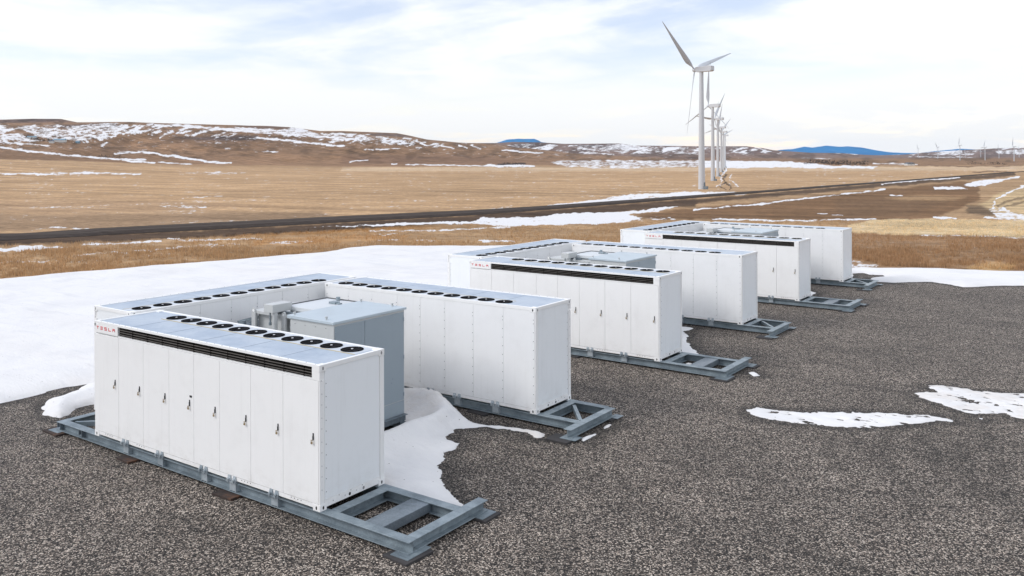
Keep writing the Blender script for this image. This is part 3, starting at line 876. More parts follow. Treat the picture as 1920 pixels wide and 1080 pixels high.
def snow_patch(pts, h, res, edge=0.5, rag=0.12, ragscale=2.5, bumps=None, dirt=None, holes=0.0, px=True, cut=None, name='snow', label=None):
    P = [tuple(gp(x, y)[:2]) for x, y in pts] if px else pts
    P = np.asarray(P)
    SNOW_POLYS.append(P)
    x0, y0 = P.min(0) - 0.6; x1, y1 = P.max(0) + 0.6
    nx = int((x1 - x0) / res) + 2; ny = int((y1 - y0) / res) + 2
    gx, gy = np.meshgrid(x0 + np.arange(nx) * res, y0 + np.arange(ny) * res)
    d = sdf(gx.ravel(), gy.ravel(), P).reshape(gx.shape)
    rg = (fbm(gx * ragscale, gy * ragscale, 5, 0.6) - 0.5) * 2 * rag
    d = d + rg - 0.02
    if holes: d = np.minimum(d, (0.70 - fbm(gx * 3.1 + 7, gy * 5.3, 4, 0.6)) * holes + 0.0 * d) if holes > 0 else d
    if cut is not None:
        ca, cb, cc_, cd = cut
        q_ = np.maximum(np.maximum(ca - gx, gx - cb), np.maximum(cc_ - gy, gy - cd))
        d = np.minimum(d, q_ + rg * 0.4)
    H = h * (1 - np.exp(-np.maximum(d, 0) / edge)) + (fbm(gx * 0.7, gy * 0.7, 4) - 0.5) * h * 0.45 * sstep(0, edge * 2, d)
    if bumps is not None: H = H + bumps(gx, gy) * sstep(0, 0.5, d)
    H = np.where(d > 0, np.maximum(H, 0.006), -0.03 + np.maximum(d, -0.02))
    keep = d > -res * 1.5
    cell = keep[:-1, :-1] & keep[1:, :-1] & keep[:-1, 1:] & keep[1:, 1:] & ((d[:-1, :-1] > 0) | (d[1:, :-1] > 0) | (d[:-1, 1:] > 0) | (d[1:, 1:] > 0))
    a, b = np.where(cell)
    i = a * nx + b
    F = np.column_stack([i, i + 1, i + 1 + nx, i + nx])
    u, inv = np.unique(F, return_inverse=True)
    V = np.column_stack([gx.ravel()[u], gy.ravel()[u], H.ravel()[u]])
    dr = np.zeros(len(u))
    if dirt is not None: dr = dirt(gx, gy, d).ravel()[u]
    o = np_mesh(name, V, inv.reshape(F.shape), M['snow'], True, {'dirt': ('FLOAT', dr)})
    tag(o, kind='structure')
    return o
# the big snow field on the left and behind the units
g = lambda x, y: tuple(gp(x, y)[:2])
field_px = [(-420, 575), (-150, 545), (0, 525), (60, 520), (120, 513), (200, 508), (280, 500), (400, 492), (480, 485), (600, 475), (640, 468), (700, 462), (845, 463), (960, 462), (1060, 468)]
fw_pts = [g(x, y) for x, y in field_px] + [(-6.0, 33.0), (-3.5, 24.0), (-1.2, 15.0), (-2.3, 9.0), (-3.1, 4.4), g(158, 721), g(110, 730), g(60, 745), g(0, 757), g(-120, 783), g(-300, 800), g(-420, 760)]
snow_patch(fw_pts, 0.22, 0.16, 0.55, 0.16, 1.2, px=False, dirt=lambda x, y, d: 0.10 * sstep(0.9, 0.0, d) + 0.10 * sstep(0.5, 0.7, fbm(x * 0.25, y * 0.6, 4)))
# the bank lying in front of it beside the nearest skid
bank = [g(158, 723), g(135, 738), g(110, 748), g(88, 752), g(76, 764), g(80, 770), g(76, 775), g(92, 782), g(112, 785), g(132, 777), g(152, 763), (-2.9, 2.35), (-2.2, 3.0), (-2.3, 4.6), (-3.0, 4.6)]
snow_patch(bank, 0.26, 0.06, 0.35, 0.10, 4.0, px=False, dirt=lambda x, y, d: 0.25 * sstep(0.5, 0.0, d))
# the drift in the first court
court = [(2.0, 5.5), (2.6, 6.55), (4.0, 6.75), g(795, 752), g(820, 765), g(860, 780), g(890, 791), g(897, 795), g(930, 799), g(970, 803), g(1000, 807), g(1012, 808), g(1028, 815), g(1016, 823), g(1002, 822), g(985, 812), g(950, 805), g(905, 801), g(853, 805), g(853, 811), g(833, 820), g(845, 825), g(866, 832), g(850, 843), g(838, 850), g(822, 873), g(830, 887), g(832, 905), g(845, 921), g(862, 936), g(874, 950), (8.3, 1.72), (7.2, 1.66), (5.6, 1.75), (4.4, 2.2), (2.0, 2.4)]
def court_bump(x, y):
    ridge_pts = [(3.4, 6.35), (4.6, 6.3), (5.15, 5.75), (5.25, 4.9), (4.95, 4.1), (4.9, 3.2), (5.4, 2.4)]
    dd = seg_dist(x.ravel(), y.ravel(), ridge_pts, False).reshape(x.shape)
    b = 0.30 * np.exp(-(dd / 0.55) ** 2)
    b += 0.42 * np.exp(-(((x - 4.6) / 0.75) ** 2 + ((y - 6.2) / 0.55) ** 2))
    scoop = np.exp(-(((x - 4.75) / 0.45) ** 2 + ((y - 5.05) / 0.55) ** 2))
    edge = np.exp(-((y - 1.7) / 0.25) ** 2)
    return b * (1 - 0.85 * scoop) * (1 - 0.6 * edge)
def court_beige(x, y, d):
    inner = sstep(5.35, 5.0, x) * sstep(3.0, 4.2, y) * 0.40  # beige over the inner side of the drift
    low = np.exp(-((y - 1.75) / 0.35) ** 2) * sstep(7.4, 6.4, x) * 0.8
    tail = sstep(6.2, 7.2, x) * sstep(4.8, 5.8, y) * 0.5
    return np.maximum(np.maximum(inner, low), np.maximum(tail, 0.05 * sstep(0.3, 0.0, d)))
snow_patch(court, 0.13, 0.05, 0.28, 0.11, 3.5, bumps=court_bump, px=False, cut=(1.0, 4.78, 2.6, 5.06), dirt=court_beige)
# snow between the second row's units
snow_patch([(2.0, 14.8), (2.0, 19.6), g(1279, 613), g(1303, 616), g(1285, 622), g(1292, 628), g(1289, 640), g(1297, 650), g(1307, 660), g(1316, 668), (7.2, 15.0), (5.0, 14.9)], 0.12, 0.06, 0.25, 0.10, 3.5, px=False)
snow_patch([(2.0, 27.9), (2.0, 31.5), g(1521, 546), g(1533, 549.5), g(1526, 552.5), g(1521, 556), (6.2, 28.2)], 0.1, 0.08, 0.25, 0.06, 3.0, px=False)
# berm along the right edge of the pad
snow_patch([(1560, 507), (1598, 503.5), (1613, 502.5), (1646, 504.5), (1713, 504.5), (1753, 505), (1793, 507), (1850, 509.5), (1920, 511), (2150, 521), (2150, 552), (2000, 541), (1920, 536), (1880, 535.5), (1846, 537), (1806, 539), (1780, 533.5), (1746, 528.5), (1710, 529), (1680, 530.5), (1640, 528.5), (1630, 522), (1660, 521), (1655, 516), (1630, 515), (1618, 512), (1600, 513), (1600, 522), (1560, 520)], 0.20, 0.09, 0.4, 0.10, 2.0, dirt=lambda x, y, d: 0.10 * sstep(0.5, 0.0, d))
# thin patches on the open gravel
snow_patch([(1397, 768), (1420, 765), (1475, 770), (1520, 773), (1600, 771), (1650, 773), (1700, 778), (1740, 777), (1765, 783), (1790, 787), (1787, 793), (1760, 789), (1730, 795), (1690, 799), (1640, 802), (1590, 802), (1540, 799), (1480, 793), (1440, 787), (1410, 778)], 0.055, 0.035, 0.16, 0.13, 5.0, holes=0.5, dirt=lambda x, y, d: 0.18 * sstep(0.15, 0.0, d))
snow_patch([(1712, 737), (1738, 735), (1756, 736), (1745, 728), (1738, 722), (1780, 724), (1830, 732), (1880, 737), (1920, 738), (2010, 748), (2030, 800), (1980, 797), (1920, 787), (1885, 781), (1884, 775), (1860, 777), (1820, 776), (1790, 769), (1760, 757), (1725, 746)], 0.07, 0.04, 0.18, 0.15, 4.0, holes=0.45, dirt=lambda x, y, d: 0.12 + 0.35 * sstep(0.45, 0.6, fbm(x * 1.7, y * 1.7, 4)))
snow_patch([(1402, 699), (1415, 697), (1428, 705), (1412, 707)], 0.06, 0.025, 0.08, 0.04, 6.0)
snow_patch([(1087, 826), (1092, 820), (1105, 815), (1122, 811), (1121, 816), (1105, 823), (1095, 828)], 0.06, 0.025, 0.08, 0.05, 6.0)
snow_patch([(1129, 804), (1133, 799), (1142, 795), (1150, 797), (1144, 801), (1134, 806)], 0.06, 0.025, 0.08, 0.04, 6.0, dirt=lambda x, y, d: 0.3 + 0 * x)
snow_patch([(1830, 782), (1846, 785), (1842, 788)], 0.03, 0.025, 0.08, 0.04, 6.0)

def gravel_pad():
    PP = np.asarray(PAD_POLY); res = 0.14
    lo = np.maximum(PP.min(0), [-34, -30]); hi = np.minimum(PP.max(0), [48, 58])
    nx = int((hi[0] - lo[0]) / res) + 1; ny = int((hi[1] - lo[1]) / res) + 1
    gx, gy = np.meshgrid(lo[0] + np.arange(nx) * res, lo[1] + np.arange(ny) * res)
    ins = inside(gx.ravel(), gy.ravel(), PP).reshape(gx.shape)
    damp = np.zeros(gx.shape)
    wob = fbm(gx * 2.2, gy * 2.2, 4, 0.6)
    for P in SNOW_POLYS:
        a0 = np.clip(((P.min(0) - 1.2 - lo) / res).astype(int), 0, [nx, ny]); a1 = np.clip(((P.max(0) + 1.2 - lo) / res).astype(int), 0, [nx, ny])
        sl = (slice(a0[1], a1[1]), slice(a0[0], a1[0]))
        if gx[sl].size == 0: continue
        d = -sdf(gx[sl].ravel(), gy[sl].ravel(), P).reshape(gx[sl].shape)
        damp[sl] = np.maximum(damp[sl], sstep(0.10 + 0.95 * wob[sl] ** 1.3, 0.0, d - 0.06))
    for ln in ([(1550, 815), (1558, 850), (1574, 882)], [(1655, 812), (1660, 858), (1668, 888)], [(1800, 832), (1812, 874), (1832, 932)], [(1870, 868), (1888, 922), (1902, 985)],
               [(1735, 812), (1746, 846), (1750, 880)], [(1700, 905), (1722, 960)], [(1600, 812), (1606, 838)], [(1840, 800), (1858, 842)]):
        q_ = [tuple(gp(x, y)[:2]) for x, y in ln]
        damp = np.maximum(damp, 0.6 * sstep(0.08 + 0.28 * wob, 0.04, seg_dist((gx + (wob - .5) * .5).ravel(), gy.ravel(), q_, False).reshape(gx.shape)))
    cell = ins[:-1, :-1] & ins[1:, :-1] & ins[:-1, 1:] & ins[1:, 1:]
    a, b = np.where(cell); i = a * nx + b
    F = np.column_stack([i, i + 1, i + 1 + nx, i + nx]); u, inv = np.unique(F, return_inverse=True)
    z = (fbm(gx * 0.35, gy * 0.35, 4) - 0.5) * 0.022
    V = np.column_stack([gx.ravel()[u], gy.ravel()[u], z.ravel()[u]])
    o = np_mesh('gravel_pad', V, inv.reshape(F.shape), M['gravel'], True, {'damp': ('FLOAT', damp.ravel()[u])})
    tag(o, kind='structure')
# ------------------------------------------------------------------ battery container
CL, CW, CHH = 7.16, 1.575, 2.5
SEAM = [0.02, 0.945, 1.861, 2.768, 3.593, 4.402, 5.321, 6.215, 7.131]
STROKES = {                                                  # lettering as strokes in a 1 x 1 cell
 'T': [((0, .92), (1, .92)), ((.5, .8), (.5, 0))],
 'E': [((0, .92), (1, .92)), ((0, .5), (1, .5)), ((0, .06), (1, .06))],
 'S': [((0, .92), (1, .92)), ((.08, .92), (.08, .5)), ((0, .5), (1, .5)), ((.92, .5), (.92, .06)), ((0, .06), (1, .06))],
 'L': [((.08, 1), (.08, .06)), ((0, .06), (1, .06))],
 'A': [((0, .92), (1, .92)), ((.08, .6), (.08, 0)), ((.92, .6), (.92, 0)), ((0, .55), (1, .55))],
}
def make_container():
    root = empty('battery_container')
    b = MB()
    b.box(.02, 7.14, .052, 1.552, .105, 2.466)                              # core
    b.box(.10, 7.06, .004, .05, .045, .118); b.box(.10, 7.06, 1.525, 1.571, .045, .118)   # bottom rails
    b.box(.004, .07, .12, 1.455, .045, .165); b.box(7.09, 7.156, .12, 1.455, .045, .165)
    b.box(.0, 7.16, .0, .066, 2.455, 2.5); b.box(.0, 7.16, 1.509, 1.575, 2.425, 2.5)   # top rails
    b.box(.0, .066, .067, 1.508, 2.425, 2.5); b.box(7.094, 7.16, .067, 1.508, 2.425, 2.5)
    b.box(.92, 6.964, .002, .05, 2.234, 2.262)                              # sill under the louver
    b.box(7.134, 7.158, .003, .11, .118, 2.23); b.box(.002, .018, .003, .11, .118, 2.23)
    b.box(7.134, 7.158, 1.47, 1.572, .118, 2.42); b.box(.002, .03, 1.47, 1.572, .118, 2.42)
    b.box(6.966, 7.158, .002, .05, 2.234, 2.453)                            # block beside the louver
    for k in range(30):
        b.box(.2 + k * .235, .213 + k * .235, .028, .041, 2.5005, 2.504, 1)
    for x0 in (.42, 1.62, 5.05, 6.42):
        for k in range(4): b.box(x0 + k * .085, x0 + .014 + k * .085, .0, .006, .088, .102, 1)
    b.build('body', [M['white'], M['rivet']], root)
    # doors, each with its handle and padlock
    for i in range(8):
        d = MB(); d.box(SEAM[i] + .003, SEAM[i + 1] - .003, .0, .048, .124, 2.228)
        door = d.build('door', M['white'], root, 0.004)
        h = MB(); hx = SEAM[i + 1] - .128
        h.box(hx - .011, hx + .011, -.013, -.001, 1.205, 1.325)
        h.box(hx - .008, hx + .008, -.022, -.013, 1.20, 1.28)
        h.build('handle', M['handle'], door, 0.004)
        p = MB()
        p.box(hx - .030, hx + .002, -.038, -.022, 1.142, 1.176)
        for sx in (-.028, -.002):
            p.tube((hx + sx, -.030, 1.175), (hx + sx, -.030, 1.208), .005, n=6)
        p.tube((hx - .028, -.030, 1.208), (hx - .002, -.030, 1.208), .005, n=6)
        p.build('padlock', M['brass'], door)
        if i == 3:
            q = MB(); q.box(3.465, 3.535, -.006, -.0005, 1.375, 1.415); q.build('name_plate', M['dark'], door)
    # louver
    lv = MB()
    lv.box(.921, 6.963, .040, .051, 2.264, 2.452, 0)
    for z in (2.296, 2.345, 2.394):
        lv.add([(.922, .012, z - .004), (6.962, .012, z - .004), (6.962, .030, z + .000), (.922, .030, z + .000),
                (.922, .012, z + .003), (6.962, .012, z + .003), (6.962, .030, z + .007), (.922, .030, z + .007)],
               [(0, 3, 2, 1), (4, 5, 6, 7), (0, 1, 5, 4), (1, 2, 6, 5), (2, 3, 7, 6), (3, 0, 4, 7)], 1)
    x = 1.45
    for k in range(11):
        lv.box(x - .006, x + .006, .012, .04, 2.264, 2.44, 0); x += .53
    lv.build('louver', [M['louver_dark'], M['slat']], root)
    # sign panel with lettering
    s = MB(); s.box(.003, .916, -.004, .05, 2.258, 2.452)
    sp = s.build('sign_panel', M['white'], root, 0.003)
    cw, chh, st = .092, .062, .0145
    for k, ch in enumerate('TESLA'):
        ox, oz = .085 + k * .158, 2.335
        lt = MB()
        for (ax, az), (bx, bz) in STROKES[ch]:
            x0, x1 = sorted((ox + ax * cw, ox + bx * cw)); z0, z1 = sorted((oz + az * chh, oz + bz * chh))
            if x1 - x0 < 1e-6: x0 -= st / 2; x1 += st / 2
            if z1 - z0 < 1e-6: z0 -= st / 2; z1 += st / 2
            lt.box(x0, x1, -.0075 - .00003 * len(lt.f), -.0045, z0, z1)
        lt.build('letter', M['red'], sp)
    # roof
    r = MB(); r.box(.067, 7.093, .067, 1.508, 2.467, 2.484)
    for x in (1.30, 2.48, 3.66, 4.84, 6.02):
        r.box(x - .006, x + .006, .07, .97, 2.4845, 2.4875, 1)
    rf = r.build('roof_panel', [M['roof'], M['seam']], root)
    s = MB(); s.box(.98, 7.0, .968, .984, 2.4845, 2.491); s.build('sealant_strip', M['sealant'], rf)
    d = MB(); d.box(.98, 7.0, .987, 1.502, 2.4845, 2.488); d.build('fan_deck', M['deck'], rf)
    for k in range(11):
        cx_, cy_ = 1.165 + k * .5515, 1.228
        f = MB(); n = 24
        # raised ring, sunk dark floor, blades
        for (r0, z0, r1, z1, mi) in ((.214, 2.4885, .214, 2.500, 0), (.214, 2.500, .198, 2.501, 0), (.198, 2.501, .198, 2.4895, 0)):
            v = [(cx_ + r * math.cos(2 * math.pi * i / n), cy_ + r * math.sin(2 * math.pi * i / n), z) for r, z in ((r0, z0), (r1, z1)) for i in range(n)]
            f.add(v, [(i, (i + 1) % n, (i + 1) % n + n, i + n) for i in range(n)], mi, True)
        f.disc((cx_, cy_, 2.4898), (0, 0, 1), .199, n)
        for j in range(7):
            a = 2 * math.pi * (j + .13 * k) / 7
            c, s_ = math.cos(a), math.sin(a); c2, s2 = math.cos(a + .5), math.sin(a + .5)
            f.add([(cx_ + .05 * c, cy_ + .05 * s_, 2.4915), (cx_ + .185 * c, cy_ + .185 * s_, 2.4915), (cx_ + .185 * c2, cy_ + .185 * s2, 2.498), (cx_ + .05 * c2, cy_ + .05 * s2, 2.498)], [(0, 1, 2, 3)], 1)
        for j in range(4):                                                   # guard wires
            a = math.pi * j / 4
            f.bar((cx_ - .2 * math.cos(a), cy_ - .2 * math.sin(a), 2.502 + j * .0012), (cx_ + .2 * math.cos(a), cy_ + .2 * math.sin(a), 2.502 + j * .0012), .005, .001, 1)
        fo = f.build('fan', [M['fan'], M['fanblade']], rf)
        h = MB(); h.tube((cx_ + .0, cy_ + .0, 2.500), (cx_, cy_, 2.510), .021, n=10); h.build('fan_hub', M['hubcap'], fo)
    # rear panels and end panels
    for i in range(8):
        p = MB(); p.box(SEAM[i] + .003, SEAM[i + 1] - .003, 1.545, 1.572, .124, 2.42)
        xs_ = ([SEAM[i] + .05] if i == 0 else [SEAM[i] + .019]) + ([SEAM[8] - .05] if i == 7 else [])
        for x in xs_:
            for k in range(11):
                z = .25 + k * .208 - (.12 if k == 10 else 0)
                p.box(x - .007, x + .007, 1.5715, 1.577, z - .007, z + .007, 1)
        p.build('rear_panel', [M['white_panel'], M['rivet']], root)
    for x0, x1, sx in ((7.132, 7.149, 1), (.011, .028, -1)):
        e = MB(); e.box(x0, x1, .125, 1.45, .172, 2.42)
        xo = x1 if sx > 0 else x0
        for k in range(10):
            z = .3 + k * .205 + (.02 if k % 2 else 0)
            e.box(min(xo, xo + sx * .005), max(xo, xo + sx * .005), .15, .161, z - .006, z + .006, 1)
            e.box(min(xo, xo + sx * .012), max(xo, xo + sx * .012), .045, .055, z + .06, z + .07, 1)
        for k in range(6):
            y = .3 + k * .14
            e.box(min(xo, xo + sx * .012), max(xo, xo + sx * .012), y, y + .011, .10 + .05 * (k % 2), .111 + .05 * (k % 2), 1)
        e.build('end_panel', [M['white_end_sky'], M['rivet']], root)
        xo = 7.1565 if sx > 0 else .0035
        for yh, hm_ in ((.70, 'dark'), (1.04, 'hole_grey')):
            h = MB(); h.disc((xo, yh, .095), (sx, 0, 0), .026, 14, 0, .03); h.build('rail_hole', M[hm_], root)
    # corner castings
    for x in (0, 1):
        for y in (0, 1):
            for z in (0, 1):
                c = MB()
                X0, X1 = (-.004, .172) if x == 0 else (6.988, 7.164)
                Y0, Y1 = (-.004, .155) if y == 0 else (1.42, 1.579)
                if y == 0 and z == 1:
                    X0, X1 = (-.004, .05) if x == 0 else (7.05, 7.164)
                Z0, Z1 = (0.0, .117) if z == 0 else (2.385, 2.5035)
                c.box(X0, X1, Y0, Y1, Z0, Z1, 0)
                xo = X0 - .001 if x == 0 else X1 + .001
                yo = Y0 - .001 if y == 0 else Y1 + .001
                zc = (Z0 + Z1) / 2 - .004
                c.disc((xo, (Y0 + Y1) / 2, zc), (-1 if x == 0 else 1, 0, 0), .019, 12, 1 if z == 0 else 2, .032)
                if not (y == 0 and z == 1):
                    c.disc(((X0 + X1) / 2, yo, zc), (0, -1 if y == 0 else 1, 0), .019, 12, 1, .032)
                c.build('corner_casting', [M['white'], M['dark'], M['hole_grey']], root, 0.006)
    return root

# ------------------------------------------------------------------ skid frames (origin below the container's front left corner, top at z = 0)
SH = .19
CLAMPX = [1.204, 2.454, 3.91, 4.782, 5.972]
def clamp(mb, x, y, s):
    """bracket in the web plus two lugs on the lip; s = -1 front side, +1 rear side"""
    y0, y1 = sorted((y, y + s * .088))
    mb.box(x - .092, x - .078, y0, y1, -.174, -.016); mb.box(x + .078, x + .092, y0, y1, -.174, -.016)
    yf0, yf1 = sorted((y + s * .076, y + s * .088))
    mb.box(x - .077, x + .077, yf0, yf1, -.16, -.016)
    ya, yb = sorted((y + s * .05, y + s * .125))
    mb.box(x - .125, x + .125, ya, yb, .001, .018)
    for dx in (-.075, .075):
        a, b_ = sorted((y + s * .096, y + s * .123))
        v = [(x + dx - .052, a, .019), (x + dx + .052, a, .019), (x + dx + .052, b_, .019), (x + dx - .052, b_, .019)]
        yy = a if s > 0 else b_
        v += [(x + dx - .034, yy - .010, .122), (x + dx + .034, yy - .010, .122), (x + dx + .034, yy + .010, .122), (x + dx - .034, yy + .010, .122)]
        mb.add(v, [(0, 3, 2, 1), (4, 5, 6, 7), (0, 1, 5, 4), (1, 2, 6, 5), (2, 3, 7, 6), (3, 0, 4, 7)])
        mb.tube((x + dx, y + s * .098, .066), (x + dx, y + s * .158, .058), .026, n=8)
        mb.tube((x + dx, y + s * .112, .017), (x + dx, y + s * .150, .017), .014, n=6)

def make_skid(kind):
    root = empty('skid_frame')
    if kind == 'door':
        x0, x1 = -1.66, 9.19
        f = MB(); f.ibeam_x(x0, x1, 0, .2, -SH, SH); f.build('side_beam', M['galv'], root, 0.003)
        f = MB(); f.ibeam_x(x0, 8.975, 1.375, .2, -SH, SH); f.build('side_beam', M['galv'], root, 0.003)
        f = MB(); f.ibeam_y(.202, 2.07, 8.977, .21, -SH, SH); f.build('end_beam', M['galv'], root, 0.003)
        f = MB(); f.ibeam_y(.202, 1.373, -1.66, .2, -SH, SH); f.build('end_beam', M['galv'], root, 0.003)
        f = MB(); f.box(8.01, 8.42, .135, 1.44, -.17, -.016); f.build('box_beam', M['galvdark'], root, 0.004)
        f = MB(); f.box(7.235, 7.245, .2, 1.375, -.002, .0); 
        f = MB(); f.ibeam_y(.202, 1.373, 7.22, .21, -SH, SH); f.build('cross_beam', M['galv'], root, 0.003)
        f = MB(); f.ibeam_y(.202, 1.373, -.28, .2, -SH, SH); f.build('cross_beam', M['galv'], root, 0.003)
        f = MB(); f.bar((-1.40, .3, -.09), (-.35, 1.3, -.09), .07, .11); f.build('diagonal_brace', M['galv'], root)
        for x in (-1.56, -.62):                                              # lugs at the left end
            f = MB()
            f.box(x - .066, x + .066, .002, .088, -.018, -.0145)
            f.box(x - .066, x - .052, -.002, .088, -.13, -.018); f.box(x + .052, x + .066, -.002, .088, -.16, -.018)
            f.box(x - .05, x + .05, .06, .088, -.17, -.018)
            f.build('gusset', M['galvdark'], root)
        for cx0, cx1, cy0, cy1 in ((8.92, 9.29, -.14, .10), (9.10, 9.29, .10, .42), (8.93, 9.33, 1.72, 2.12), (-1.82, -1.40, -.10, .24)):
            f = MB(); f.box(cx0, cx1, cy0, cy1, -.201, -.1905); f.build('base_plate', M['galv'], root)
        inner = (1.2, 2.45, 3.9, 4.8, 5.97)
    else:
        x0, x1 = -1.12, 8.08
        f = MB(); f.ibeam_x(-1.075, 7.98 + .1, 0, .2, -SH, SH); f.build('side_beam', M['galv'], root, 0.003)
        f = MB(); f.ibeam_x(-1.075, 7.98 + .1, 1.375, .2, -SH, SH); f.build('side_beam', M['galv'], root, 0.003)
        f = MB(); f.ibeam_y(.05, 2.10, -1.28, .2, -SH, SH); f.build('end_beam', M['galv'], root, 0.003)
        f = MB(); f.ibeam_y(.202, 1.373, 7.88, .2, -SH, SH); f.build('end_beam', M['galv'], root, 0.003)
        f = MB(); f.ibeam_y(.202, 1.373, -.24, .2, -SH, SH); f.build('cross_beam', M['galv'], root, 0.003)
        f = MB(); f.ibeam_y(.202, 1.373, 7.2, .2, -SH, SH); f.build('cross_beam', M['galv'], root, 0.003)
        f = MB(); f.bar((-1.05, 1.30, -.06), (-.30, .35, -.06), .085, .10); f.build('diagonal_brace', M['galv'], root)
        for cx0, cx1, cy0, cy1 in ((-1.42, -1.02, 1.86, 2.16), (-1.42, -1.20, -.10, .22)):
            f = MB(); f.box(cx0, cx1, cy0, cy1, -.201, -.1905); f.build('base_plate', M['galv'], root)
    for x in CLAMPX:
        c = MB(); clamp(c, x, .0, -1) if False else None
        c = MB(); clamp(c, x, .094, -1); c.build('clamp', M['clamp'], root)
        xr = CL - x
        c = MB(); clamp(c, xr, 1.575 - .094, 1); c.build('clamp', M['clamp'], root)
    return root

# ------------------------------------------------------------------ transformer (court coordinates)
def make_transformer():
    root = empty('transformer', (0, 0, 0))
    b = MB()
    b.box(1.2, 4.63, 2.80, 2.95, .13, .27); b.box(1.2, 4.63, 4.72, 4.93, .13, .27); b.box(4.50, 4.629, 2.952, 4.718, .131, .269); b.box(1.2, 1.33, 2.952, 4.718, .131, .269)
    b.box(4.56, 4.70, 2.82, 4.94, .271, .283)
    b.build('base_frame', M['galvdark'], root, 0.004)
    c = MB(); c.box(3.2, 4.588, 2.72, 4.93, .284, 2.715)
    for k in range(4): c.box(3.35 + k * .33, 3.364 + k * .33, 2.714, 2.7205, 2.60, 2.614, 1)
    cab = c.build('cabinet', [M['cab'], M['rivet']], root)
    for y0, y1 in ((2.745, 3.625), (3.637, 4.905)):
        d = MB(); d.box(4.580, 4.600, y0, y1, .615, 2.665)
        dr = d.build('door', M['cabdoor'], root, 0.005)
        h = MB()
        yh = y0 + .012 if y0 < 3 else y1 - .012
        for z in (.75, 1.62, 2.5):
            h.tube((4.604, yh, z - .045), (4.604, yh, z + .045), .016, n=8)
        h.build('hinge', M['cabdoor'], dr)
    d = MB(); d.box(4.580, 4.598, 2.74, 4.91, .29, .600); d.build('lower_panel', M['cabdoor'], root, 0.004)
    r = MB()
    v = [(3.14, 2.675, 2.716), (4.625, 2.675, 2.716), (4.625, 4.975, 2.716), (3.14, 4.975, 2.716), (3.14, 2.675, 2.785), (4.625, 2.675, 2.770), (4.625, 4.975, 2.770), (3.14, 4.975, 2.785)]
    r.add(v, [(0, 3, 2, 1), (4, 5, 6, 7), (0, 1, 5, 4), (1, 2, 6, 5), (2, 3, 7, 6), (3, 0, 4, 7)])
    rf = r.build('roof', M['cabroof'], root, 0.006)
    for x, y in ((3.25, 2.80), (4.28, 2.80), (3.25, 4.86), (4.28, 4.86)):
        e = MB(); e.tube((x, y, 2.77), (x, y, 2.81), .022, n=8); e.tube((x - .004, y - .03, 2.83), (x - .004, y + .03, 2.83), .018, n=8)
        e.build('lifting_eye', M['cab'], rf)
    # oil tank with flat lid and gasket line
    k = MB(); k.box(.95, 3.18, 3.62, 4.85, .284, 2.47); k.build('tank', M['cab'], root, 0.01)
    l = MB(); l.box(.86, 3.13, 3.50, 4.98, 2.471, 2.545); lid = l.build('tank_lid', M['cab'], root, 0.006)
    l = MB(); l.box(1.78, 3.135, 3.78, 5.12, 2.60, 2.70); l.box(1.85, 3.10, 3.86, 4.9, 2.546, 2.599)
    ro = l.build('tank_hood', M['tanklid'], root, 0.006)
    l = MB(); l.box(1.77, 1.80, 3.80, 5.10, 2.702, 2.722); l.box(1.80, 3.12, 5.09, 5.12, 2.702, 2.722); l.build('rim', M['rivet'], ro)
    l = MB(); l.box(2.45, 2.66, 4.55, 4.72, 2.702, 2.752); l.box(2.66, 2.80, 4.58, 4.66, 2.702, 2.735); l.tube((2.3, 5.0, 2.702), (2.3, 5.0, 2.79), .055, n=10)
    l.build('relief_valve', M['galv'], ro)
    for x in (.95, 2.06):
        g_ = MB()
        n = 10
        pts = [(x + .16 * a, z) for a, z in ((-.02, 2.05), (.9, 2.05), (.9, 2.50), (.72, 2.585), (.42, 2.62), (.14, 2.585), (-.02, 2.50))]
        m = len(pts)
        v = [(p[0] - .07, 3.47, p[1]) for p in pts] + [(p[0] - .07, 3.52, p[1]) for p in pts]
        g_.add(v, [tuple(range(m)), tuple(reversed(range(m, 2 * m)))] + [(i + m, (i + 1) % m + m, (i + 1) % m, i) for i in range(m)], 0)
        g_.disc((x, 3.4685, 2.545), (0, -1, 0), .034, 12, 1)
        g_.box(x - .068, x - .02, 3.521, 3.62, 2.05, 2.5, 0)
        g_.build('lifting_lug', [M['cab'], M['white']], root, 0.004)
    bx = MB(); bx.box(1.66, 1.985, 3.22, 3.80, 2.615, 2.805); jb = bx.build('junction_box', M['cab'], root, 0.008)
    p = MB(); p.tube((1.93, 3.33, 1.3), (1.93, 3.33, 2.614), .062, n=14); p.build('conduit', M['cab'], root)
    p = MB(); p.tube((1.78, 3.31, 2.36), (1.78, 3.31, 2.60), .018, n=8); p.tube((1.78, 3.31, 2.30), (1.78, 3.31, 2.37), .035, n=10); p.tube((2.70, 3.45, 1.4), (2.70, 3.45, 2.50), .026, n=10); p.tube((2.62, 3.47, 1.4), (2.62, 3.47, 2.47), .02, n=8)
    p.build('cable_pipe', M['galv'], root)
    p = MB(); p.box(1.7, 2.3, 3.55, 3.62, 2.555, 2.61); p.build('bracket', M['galvdark'], root)
    # radiator bank beyond the near end
    ra = MB()
    for i in range(12):
        y = 3.55 + i * .095
        ra.box(.05, .72, y, y + .03, .75, 2.03)
    ra.box(.0, .80, 3.52, 4.66, 2.031, 2.075); ra.box(.2, .5, 3.5, 4.68, .55, .749)
    ra.build('radiator', M['galvdark'], root)
    p = MB(); p.bar((.22, 3.60, 2.16), (.95, 3.72, 2.36), .10, .08); p.tube((.55, 3.50, 2.12), (.55, 3.50, 2.25), .05, n=10); p.bar((.3, 3.9, 2.12), (.95, 3.95, 2.2), .06, .06)
    p.tube((.72, 4.1, 2.22), (.96, 4.1, 2.22), .06, n=10); p.build('valve_pipe', M['galv'], root)
